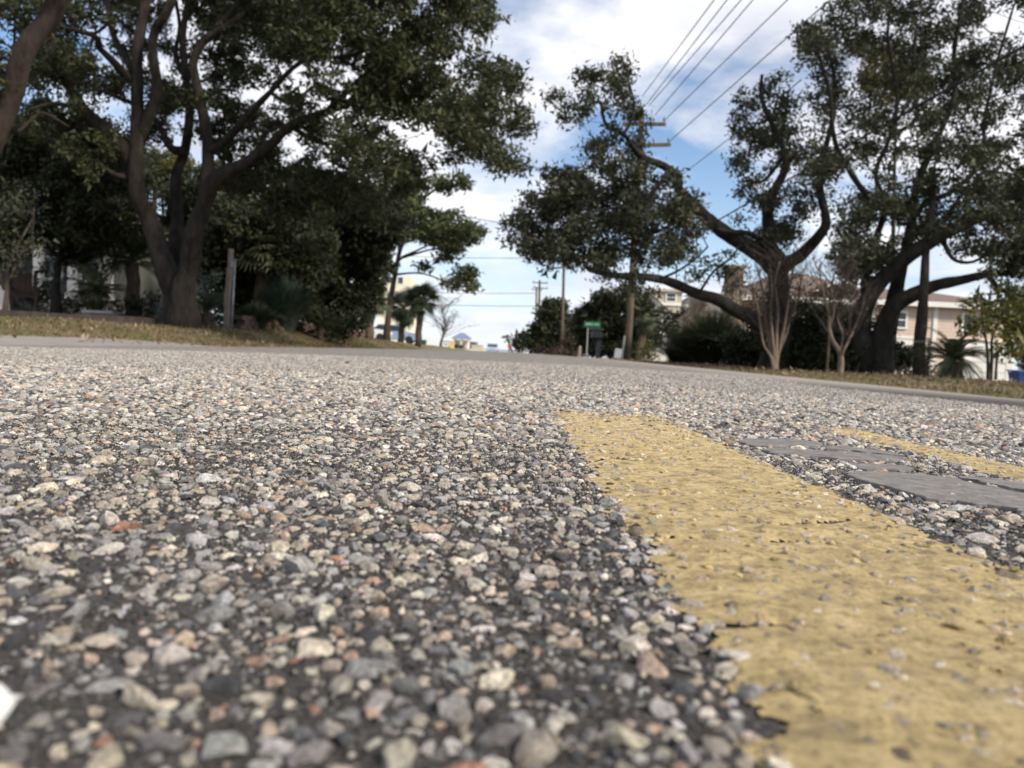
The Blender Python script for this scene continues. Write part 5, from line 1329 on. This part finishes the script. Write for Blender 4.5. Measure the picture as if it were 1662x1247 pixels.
for base_px, a, b_, d, nm in WIRES:
    p0 = at(*a, 33); p1_ = at(*b_, d)
    wire('thin power line leaving the near pole, %s where it crosses the sky' % nm if nm != 'lowest' else 'thin power line leaving the lower crossarm of the near pole', [out(p0, p1_, 0.0), out(p0, p1_, 4.0)], .016)
wire('thick black cable slanting across the right oak crowns', [at(1040, 430, 33), at(1345, 254, 16.2), at(1662, 75, 10.2), out(at(1345, 254, 16.2), at(1662, 75, 10.2), 2.2)], .022)
wire('thin line between the lower crossarm and the gnarled oak top', [at(1085, 300, 33), at(1137, 261, 27), at(1181, 227, 23), at(1300, 130, 16)], .012)
wire('sagging wire crossing above the road beside the pine top', [at(560, 296, 52), at(914, 374, 56)], .022, .5)
wire('upper thin wire crossing low over the road end', [at(560, 408, 90), at(914, 418, 56)], .022, .3)
wire('middle thin wire crossing low over the road end', [at(560, 470, 98), at(872, 476, 98)], .03, .2)
wire('lowest thin wire crossing low over the road end', [at(560, 488, 98), at(876, 497, 98)], .03, .2)

# ------------------------------------------------------------------ signs, mailbox and other kerbside things
def cyl(mb, a, b_, r, n=8): return mb.tube([a, b_], r, n)
D = 37.0
b = gbase(952, 576, D)
s = thing('street_sign', 'green street name sign above the dark mailbox, lettering too faint to read', 'street sign', b, 'green street name signs')
t0, t1 = at(948, 521.5, D), at(975, 522.5, D); hgt = 9.5 * D / F
cyl(MB(), Vector(b) - Vector((0, 0, .2)), Vector((b[0], b[1], t0.z - .05)), .03).build('post', M['galv'], s)
cxs = (t0.x + t1.x) / 2
bl = MB().box((cxs, b[1] - .04, t0.z - hgt / 2), (t1.x - t0.x, .02, hgt)).build('blade', M['sign_green'], s)
mb = MB()
for k in range(11):
    if k in (6,): continue
    w = (t1.x - t0.x) * .055; mb.box((t0.x + (t1.x - t0.x) * (.12 + .075 * k), b[1] - .053, t0.z - hgt * .48 + rng.uniform(-.01, .01)), (w * rng.uniform(.5, 1), .004, hgt * rng.uniform(.22, .38)))
mb.build('lettering', M['sign_pale'], bl, kind='stuff')
D = 78.0
b = gbase(867, 572, D)
s = thing('stop_sign', 'red stop sign under a green street blade far down the right kerb', 'stop sign', b)
c = at(866, 556, D)
cyl(MB(), Vector(b) - Vector((0, 0, .2)), Vector((b[0], b[1], at(870, 549, D).z)), .035).build('post', M['galv'], s)
oc = [(c.x + .36 * math.cos(math.pi / 8 + k * math.pi / 4), c.z + .36 * math.sin(math.pi / 8 + k * math.pi / 4)) for k in range(8)]
MB().add([(x, b[1] - .05, z) for x, z in oc] + [(x, b[1] - .03, z) for x, z in oc], [tuple(range(8)), tuple(reversed(range(8, 16)))] + [(k, 8 + k, 8 + (k + 1) % 8, (k + 1) % 8) for k in range(8)]).build('face', M['sign_red'], s)
q = at(873.5, 550, D); MB().box((q.x, b[1] - .06, q.z), (.68, .02, .18)).build('street_blade', M['sign_green'], s)
b = gbase(826, 571, 100)
s = thing('red_sign', 'tiny red sign on a dark post beside the far leaning palm', 'sign', b)
cyl(MB(), Vector(b) - Vector((0, 0, .1)), at(826.5, 559, 100), .06).build('post', M['mailbox'], s)
c = at(826.5, 562, 100); MB().box((c.x, 99.95, c.z), (.36, .05, .42)).box((c.x, 99.9, c.z), (.28, .02, .34)).build('face', M['sign_red'], s)
# mailbox
D = 33.5
b = gbase(970, 581, D)
s = thing('mailbox', 'dark kerbside mailbox on a stout post under the green sign', 'mailbox', b)
zt = at(968, 540, D).z; W = lambda px: px * D / F
MB().box((b[0], D, (b[2] - .2 + zt) / 2), (W(6.5), .14, zt - b[2] + .2)).box((b[0], D, b[2] + .03), (W(9), .2, .06)).build('post', M['mailbox'], s)
prof = [(-.17, 0), (.17, 0), (.17, .17)] + [(.17 * math.cos(a), .17 + .14 * math.sin(a)) for a in np.linspace(.25, math.pi - .25, 7)] + [(-.17, .17)]
cxm = b[0] - W(3.5); n = len(prof); zb = at(968, 548, D).z
V = [(cxm + x * 1.3, D - .26, zb + z) for x, z in prof] + [(cxm + x * 1.3, D + .26, zb + z) for x, z in prof]
box_ = MB().add(V, [tuple(range(n)), tuple(reversed(range(n, 2 * n)))] + [(k, n + k, n + (k + 1) % n, (k + 1) % n) for k in range(n)]).build('box', M['mailbox'], s)
MB().box((cxm, D, zb + .345), (.52, .62, .03)).build('lid', M['mailtop'], box_)
MB().tube([(cxm - .16, D, zb), (b[0] - .02, D, zb - .42)], .05, 6).build('brace', M['mailbox'], s)
# white board, marker post
D = 30.5
b = gbase(1003, 583, D)
s = thing('yard_sign', 'small pale grey board leaning at the foot of the near pole', 'sign board', b)
c = at(1003, 574, D)
MB().box(c, (.26, .03, .38), 0, (R(-8), R(8), 0)).build('board', M['board'], s)
for q in (-.09, .09): MB().tube([(c.x + q - .03, D + .03, b[2] - .1), (c.x + q, D + .03, c.z)], .008, 5).build('stake', M['galv'], s)
D = 38.5
b = gbase(941, 577, D)
s = thing('marker_post', 'short pale concrete marker post left of the mailbox', 'post', b)
zt = at(941, 563, D).z
MB().box((b[0], D, (b[2] - .1 + zt) / 2), (.13, .13, zt - b[2] + .1)).build('shaft', M['concrete'], s)
MB().add([(b[0] + x * .065, D + y * .065, zt) for x, y in ((-1, -1), (1, -1), (1, 1), (-1, 1))] + [(b[0], D, zt + .05)], [(0, 1, 4), (1, 2, 4), (2, 3, 4), (3, 0, 4)]).build('cap', M['concrete'], s)
# wooden post and steel pole by the left oak
D = 16.8
b = gbase(368, 530, D)
s = thing('wooden_post', 'stout pinkish wooden post right of the forked oak', 'post', b)
MB().tube([Vector(b) - Vector((0, 0, .1)), at(369, 480, D), at(374, 430, D), at(375, 404, D)], [.068, .065, .06, .055], 10).build('shaft', M['post_wood'], s, smooth=True)
MB().tube([at(378, 434, D - .1), at(378, 424, D - .1)], .06, 8).build('meter_cap', M['galv'], s)
b = gbase(376, 530, D - .2)
s = thing('steel_pole', 'thin bright steel pole close beside the wooden post', 'pole', b)
MB().tube([Vector(b) - Vector((0, 0, .1)), at(381, 424, D - .2)], .022, 8).build('shaft', M['galv'], s, smooth=True)
MB().tube([at(381, 424, D - .2), at(381, 421, D - .2)], .032, 8).build('cap', M['galv'], s, smooth=True)
# blue bin at the right edge
D = 30.0
b = gbase(1657, 621, D)
s = thing('wheeled_bin', 'blue wheeled bin at the right edge beside the house corner', 'bin', b)
V = [(b[0] + x * .25, D + y * .28, b[2] + .06) for x, y in ((-1, -1), (1, -1), (1, 1), (-1, 1))] + [(b[0] + x * .31, D + y * .36, b[2] + .46) for x, y in ((-1, -1), (1, -1), (1, 1), (-1, 1))]
MB().add(V, [(3, 2, 1, 0), (4, 5, 6, 7), (0, 1, 5, 4), (1, 2, 6, 5), (2, 3, 7, 6), (3, 0, 4, 7)]).build('body', M['blue_bin'], s)
MB().box((b[0], D, b[2] + .49), (.68, .78, .06), 0, (R(3), 0, 0)).build('lid', M['blue_bin'], s)
for q in (-.24, .24): MB().tube([(b[0] + q - .03, D + .3, b[2] + .06), (b[0] + q + .03, D + .3, b[2] + .06)], .07, 10).build('wheel', M['rubber'], s)
shrub('dark bush closing the view right of the pink house corner', 'shrub', gbase(1660, 618, 33), [(1662, 560, 16, 30), (1672, 590, 18, 26), (1680, 540, 20, 30), (1668, 520, 12, 20)], 33, 'dark_leaf', .14, 14)
# straw coloured bin and green box far left kerb
D = 78.0
b = gbase(733, 572, D)
s = thing('straw_bin', 'straw coloured square bin standing far off at the left kerb', 'bin', b)
MB().box((b[0], D, b[2] + .32), (.44, .44, .64)).build('body', M['yellow_bin'], s)
MB().box((b[0], D, b[2] + .67), (.50, .50, .07)).build('lid', M['yellow_bin'], s)
b = gbase(687, 563, 70)
s = thing('green_box', 'small green utility box under the round cabbage palm', 'utility box', b)
MB().box((b[0], 70, b[2] + .2), (.5, .4, .4)).build('body', M['sign_green'], s)
MB().box((b[0], 70, b[2] + .43), (.54, .44, .05)).build('lid', M['sign_green'], s)
b = gbase(854, 574, 74)
s = thing('white_box', 'small white box at the kerb left of the red stop sign', 'utility box', b)
MB().box((b[0], 74, b[2] + .16), (.42, .3, .34)).build('body', M['white_paint'], s)
MB().box((b[0], 74, b[2] + .35), (.48, .36, .05)).build('lid', M['white_paint'], s)
# cars parked at the beach end
def car(label, loc, rz, paint, sc=1.0, group='cars parked at the beach end'):
    root = thing('parked_car', label, 'car', loc, group); root.rotation_euler = (0, 0, rz)
    L_, W_ = 4.3 * sc, 1.75 * sc
    def ext(prof, w):
        n = len(prof); V = [(x, -w / 2, z) for x, z in prof] + [(x, w / 2, z) for x, z in prof]
        return V, [tuple(range(n)), tuple(reversed(range(n, 2 * n)))] + [(k, n + k, n + (k + 1) % n, (k + 1) % n) for k in range(n)]
    def lb(V, Fs, nm, mt):
        me = bpy.data.meshes.new(nm); me.from_pydata([tuple(v) for v in V], [], Fs); me.materials.append(mt); me.update(); return link(nm, me, root)
    lb(*ext([(-2.1 * sc, .25), (2.1 * sc, .25), (2.15 * sc, .6), (1.9 * sc, .85), (.9 * sc, .95), (-1.9 * sc, .98), (-2.15 * sc, .7)], W_), 'body', paint)
    lb(*ext([(.95 * sc, .94), (.35 * sc, 1.42), (-1.2 * sc, 1.45), (-1.85 * sc, .96)], W_ * .9), 'windows', M['glass'])
    lb(*ext([(.38 * sc, 1.40), (.33 * sc, 1.47), (-1.2 * sc, 1.50), (-1.28 * sc, 1.42)], W_ * .92), 'roof', paint)
    for x in (-1.3 * sc, 1.3 * sc):
        for y in (-W_ / 2 + .08, W_ / 2 - .08):
            mb = MB().tube([(x, y - .1, .31), (x, y + .1, .31)], .31, 12); lb(mb.v, mb.f, 'wheel', M['rubber'])
    for y in (-W_ * .36, W_ * .36):
        mb = MB().box((2.13 * sc, y, .66), (.08, .34, .16)); lb(mb.v, mb.f, 'headlight', M['white_trim'])
    return root
b = gbase(799, 571, 128); car('pale blue car facing the camera at the road end', b, R(-90), M['blue_paint'])
b = gbase(722, 570, 150); car('black car half hidden behind the straw coloured bin', b, R(-80), M['black_paint'])
b = gbase(766, 569, 158); car('dark car parked right of the pavilion', b, R(-100), M['black_paint'])
b = gbase(590, 552, 62); car('white car seen behind the wall end, left of the palms', b, R(5), M['white_paint'])
b = gbase(640, 554, 66); car('pale blue car parked behind the pine trunk', b, R(0), M['blue_paint'])
# left yard: planter, chair, covered thing, timber edging, block wall
D = 15.8
b = gbase(165, 512, D)
s = thing('planter', 'long grey planter trough under the dark sago palm', 'planter', b)
w_ = 44 * D / F; h_ = 14 * D / F
mb = MB(); mb.box((b[0], D, b[2] + h_ / 2), (w_, .3, h_)); mb.build('trough', M['planter'], s)
mb = MB(); mb.box((b[0], D - .17, b[2] + h_ - .02), (w_ + .06, .05, .05)).box((b[0], D + .17, b[2] + h_ - .02), (w_ + .06, .05, .05)); mb.build('rim', M['planter'], s)
blades('planter_grass', 'wispy plant growing from the grey planter', 'plant', (b[0] - .1, D, b[2] + h_), 160, .4, .3, M['shrub_leaf'], .5, .008)
D = 19.0
b = gbase(38, 500, D)
s = thing('garden_chair', 'reddish wooden garden chair on the shaded left lawn', 'chair', b); s.rotation_euler = (0, 0, R(25))
def cpart(mb, nm):
    me = bpy.data.meshes.new(nm); me.from_pydata([tuple(v) for v in mb.v], [], mb.f); me.materials.append(M['chairwood']); me.update(); return link(nm, me, s)
cpart(MB().box((0, 0, .38), (.52, .5, .04)), 'seat')
for k in range(5): cpart(MB().box((-.2 + .1 * k, .27, .66), (.085, .025, .6), 0, (R(-14), 0, 0)), 'back_slat')
for q in (-.27, .27):
    cpart(MB().box((q, -.02, .58), (.09, .62, .03)), 'armrest')
    for y in (-.24, .24): cpart(MB().box((q, y, .28), (.05, .07, .58)), 'leg')
D = 15.5
b = gbase(-3, 502, D)
s = thing('covered_heap', 'rounded heap under a pale lilac cover at the left edge', 'covered heap', b)
V, Fs = subdiv(ICO2_V, ICO2_F)
V = V * np.array((.19, .25, .56)) * (1 + .05 * np.sin(V[:, :1] * 9 + V[:, 1:2] * 7)) + np.array((b[0], D, b[2] - .02))
build_np('cover', V, Fs.ravel(), np.full(len(Fs), 3), M['cover'], s, smooth=True)
MB().tube([(b[0] + .19 * math.cos(a), D + .25 * math.sin(a), b[2] + .05) for a in np.linspace(0, 6.283, 20)], .012, 5).build('tie_cord', M['wood_pole'], s)
e0 = Vector(at(-60, 508, 10.4)); e1 = Vector(at(255, 524, 15.0))
s = thing('timber_edging', 'low dark timber edging between the left lawn strip and yard', 'garden edging', (e0.x, e0.y, float(gz(e0.x, e0.y))))
for k in range(4):
    a = e0.lerp(e1, k / 4 + .003); c = e0.lerp(e1, (k + 1) / 4 - .003); mid = (a + c) / 2; ln = (Vector((c.x, c.y, 0)) - Vector((a.x, a.y, 0))).length
    zz_ = float(gz(mid.x, mid.y)) + .02 + rng.normal(0, .006)
    MB().box((mid.x, mid.y, zz_), (ln, .14, .17), math.atan2(c.y - a.y, c.x - a.x)).build('timber', M['timber'], s)
w0 = Vector(at(385, 545, 17.6)); w1 = Vector(at(588, 556, 33.5))
wl = thing('retaining_wall', 'low reddish block retaining wall along the left verge', 'wall', (w0.x, w0.y, float(gz(w0.x, w0.y))))
bm_ = MB().box((0, 0, 0), (.385, .18, .10)); bme = bpy.data.meshes.new('block'); bme.from_pydata([tuple(v) for v in bm_.v], [], bm_.f); bme.materials.append(M['brick_red']); bme.update()
length = math.hypot(w1.x - w0.x, w1.y - w0.y); ang = math.atan2(w1.y - w0.y, w1.x - w0.x); nb_ = int(length / .395)
for row in range(3):
    for k in range(nb_):
        t = (k + .5 + .5 * (row % 2)) / nb_
        if t > 1: continue
        x, y = w0.x + (w1.x - w0.x) * t, w0.y + (w1.y - w0.y) * t
        o = link('block', bme, wl, (x - wl.location.x + rng.normal(0, .008), y - wl.location.y, float(gz(x, y)) + .04 + row * .105 - wl.location.z))
        o.rotation_euler = (0, 0, ang + rng.normal(0, .02))

# ------------------------------------------------------------------ grass of the verges and small litter
def turf(name, label, n, xr, y0, y1, mat, h, pw=1.6, xmask=None):
    y = y0 + (y1 - y0) * rng.random(n) ** pw
    x = rng.uniform(*xr, n)
    if xmask is not None:
        k = xmask(x, y); x, y = x[k], y[k]
    n = len(x); z = gzf(x, y)
    a = rng.uniform(0, 6.283, n); hh = h * rng.uniform(.4, 1.2, n); w = .005 + .0012 * y * .4; lean = rng.normal(0, .45, (n, 2)) * hh[:, None]
    B = np.stack([x, y, z - .01], -1); s_ = np.stack([np.cos(a), np.sin(a), 0 * a], -1) * w[:, None]
    Tp = B + np.stack([lean[:, 0], lean[:, 1], hh], -1)
    V = np.stack([B - s_, B + s_, Tp], 1).reshape(-1, 3)
    o = build_np(name, V, np.arange(n * 3), np.full(n, 3), mat, None, kind='stuff'); set_props(o, label=label)
pat = lambda x, y: vnoise(x + 50, y + 50, .55, 21) * .6 + vnoise(x + 50, y + 50, 1.7, 22) * .4
turf('grass', 'dry winter grass of the left verge', 52000, (-7.6, -3.35), 5.5, 42, M['grass'], .05, 1.5, lambda x, y: ((x < -4.65) | (y > 9.0 + rng.normal(0, .3, len(x)))) & (rng.random(len(x)) < .25 + pat(x, y)))
turf('grass', 'tan winter grass of the right verge', 46000, (3.15, 8.5), 3.6, 42, M['grass'], .05, 1.5, lambda x, y: rng.random(len(x)) < .2 + pat(x, y))
turf('lawn', 'greener lawn patches of the right verge', 9000, (3.5, 7.5), 4.0, 9, M['lawn'], .05, 1.0, lambda x, y: (pat(x, y) > .55))
turf('lawn', 'greener lawn patches of the left verge', 12000, (-7.2, -4.4), 6.5, 30, M['lawn'], .045, 1.2, lambda x, y: (pat(x + 9, y) > .52))
def litter(name, label, n, xr, y0, y1):
    y = rng.uniform(y0, y1, n); x = rng.uniform(*xr, n); P = np.stack([x, y, gzf(x, y) + .015], -1)
    o = leaves(P, .06, M['dry_leaf'], name, None, kind='stuff', upbias=2.5); set_props(o, label=label)
litter('fallen_leaves', 'brown fallen leaves on the left verge', 2600, (-7.5, -3.5), 7, 26)
litter('fallen_leaves', 'brown fallen leaves on the right verge', 2600, (3.2, 8), 4, 26)
for (px, py, lab) in ((548, 609, 'dark leaf scrap lying on the open left lane, nearer of two'), (564, 590, 'dark leaf scrap on the left lane below the retaining wall, farther of two'), (1416, 667, 'dark leaf scrap beyond the thin yellow line, left one of a pair'), (1476, 671, 'dark leaf scrap beyond the thin yellow line, right one of a pair'), (1189, 624, 'dark leaf scrap on the right lane below the pampas grass'), (85, 565, 'dark leaf scrap at the driveway mouth, in line with the porch house'), (42, 566, 'dark leaf scrap at the driveway mouth, closest to the left edge')):
    p = on_z(px, py, -.02)
    for _ in range(6):
        p = on_z(px, py, float(crown(p.x) + fall(p.y)) + .003)
    V = []; c0 = rng.uniform(0, 6)
    for k in range(6):
        a = c0 + k * 1.047; r_ = (.0045 if p.y < 3 else .012) * rng.uniform(.7, 1.3); V.append((p.x + r_ * math.cos(a) * 1.5, p.y + r_ * math.sin(a), p.z + .002 * (k % 2)))
    V.append((p.x, p.y, p.z + .004))
    o = MB().add(V, [(k, (k + 1) % 6, 6) for k in range(6)]).build('leaf_scrap', M['timber'], None)
    set_props(o, lab, 'leaf', 'leaf scraps on the road')

# out of focus white pebble at the lower left corner
c = on_z(-70, 1205, .002)
s = thing('white_pebble', 'out of focus white pebble cut off by the lower left corner', 'pebble', (c.x, c.y, 0.0))
V = stone_variants(subdiv(ICO2_V, ICO2_F)[0], 1, 9)[0] * np.array((.0066, .0085, .0085)) + np.array((c.x, c.y, .0035)); Fs = subdiv(ICO2_V, ICO2_F)[1]
build_np('stone', V, Fs.ravel(), np.full(len(Fs), 3), M['white_wall'], s, smooth=True)
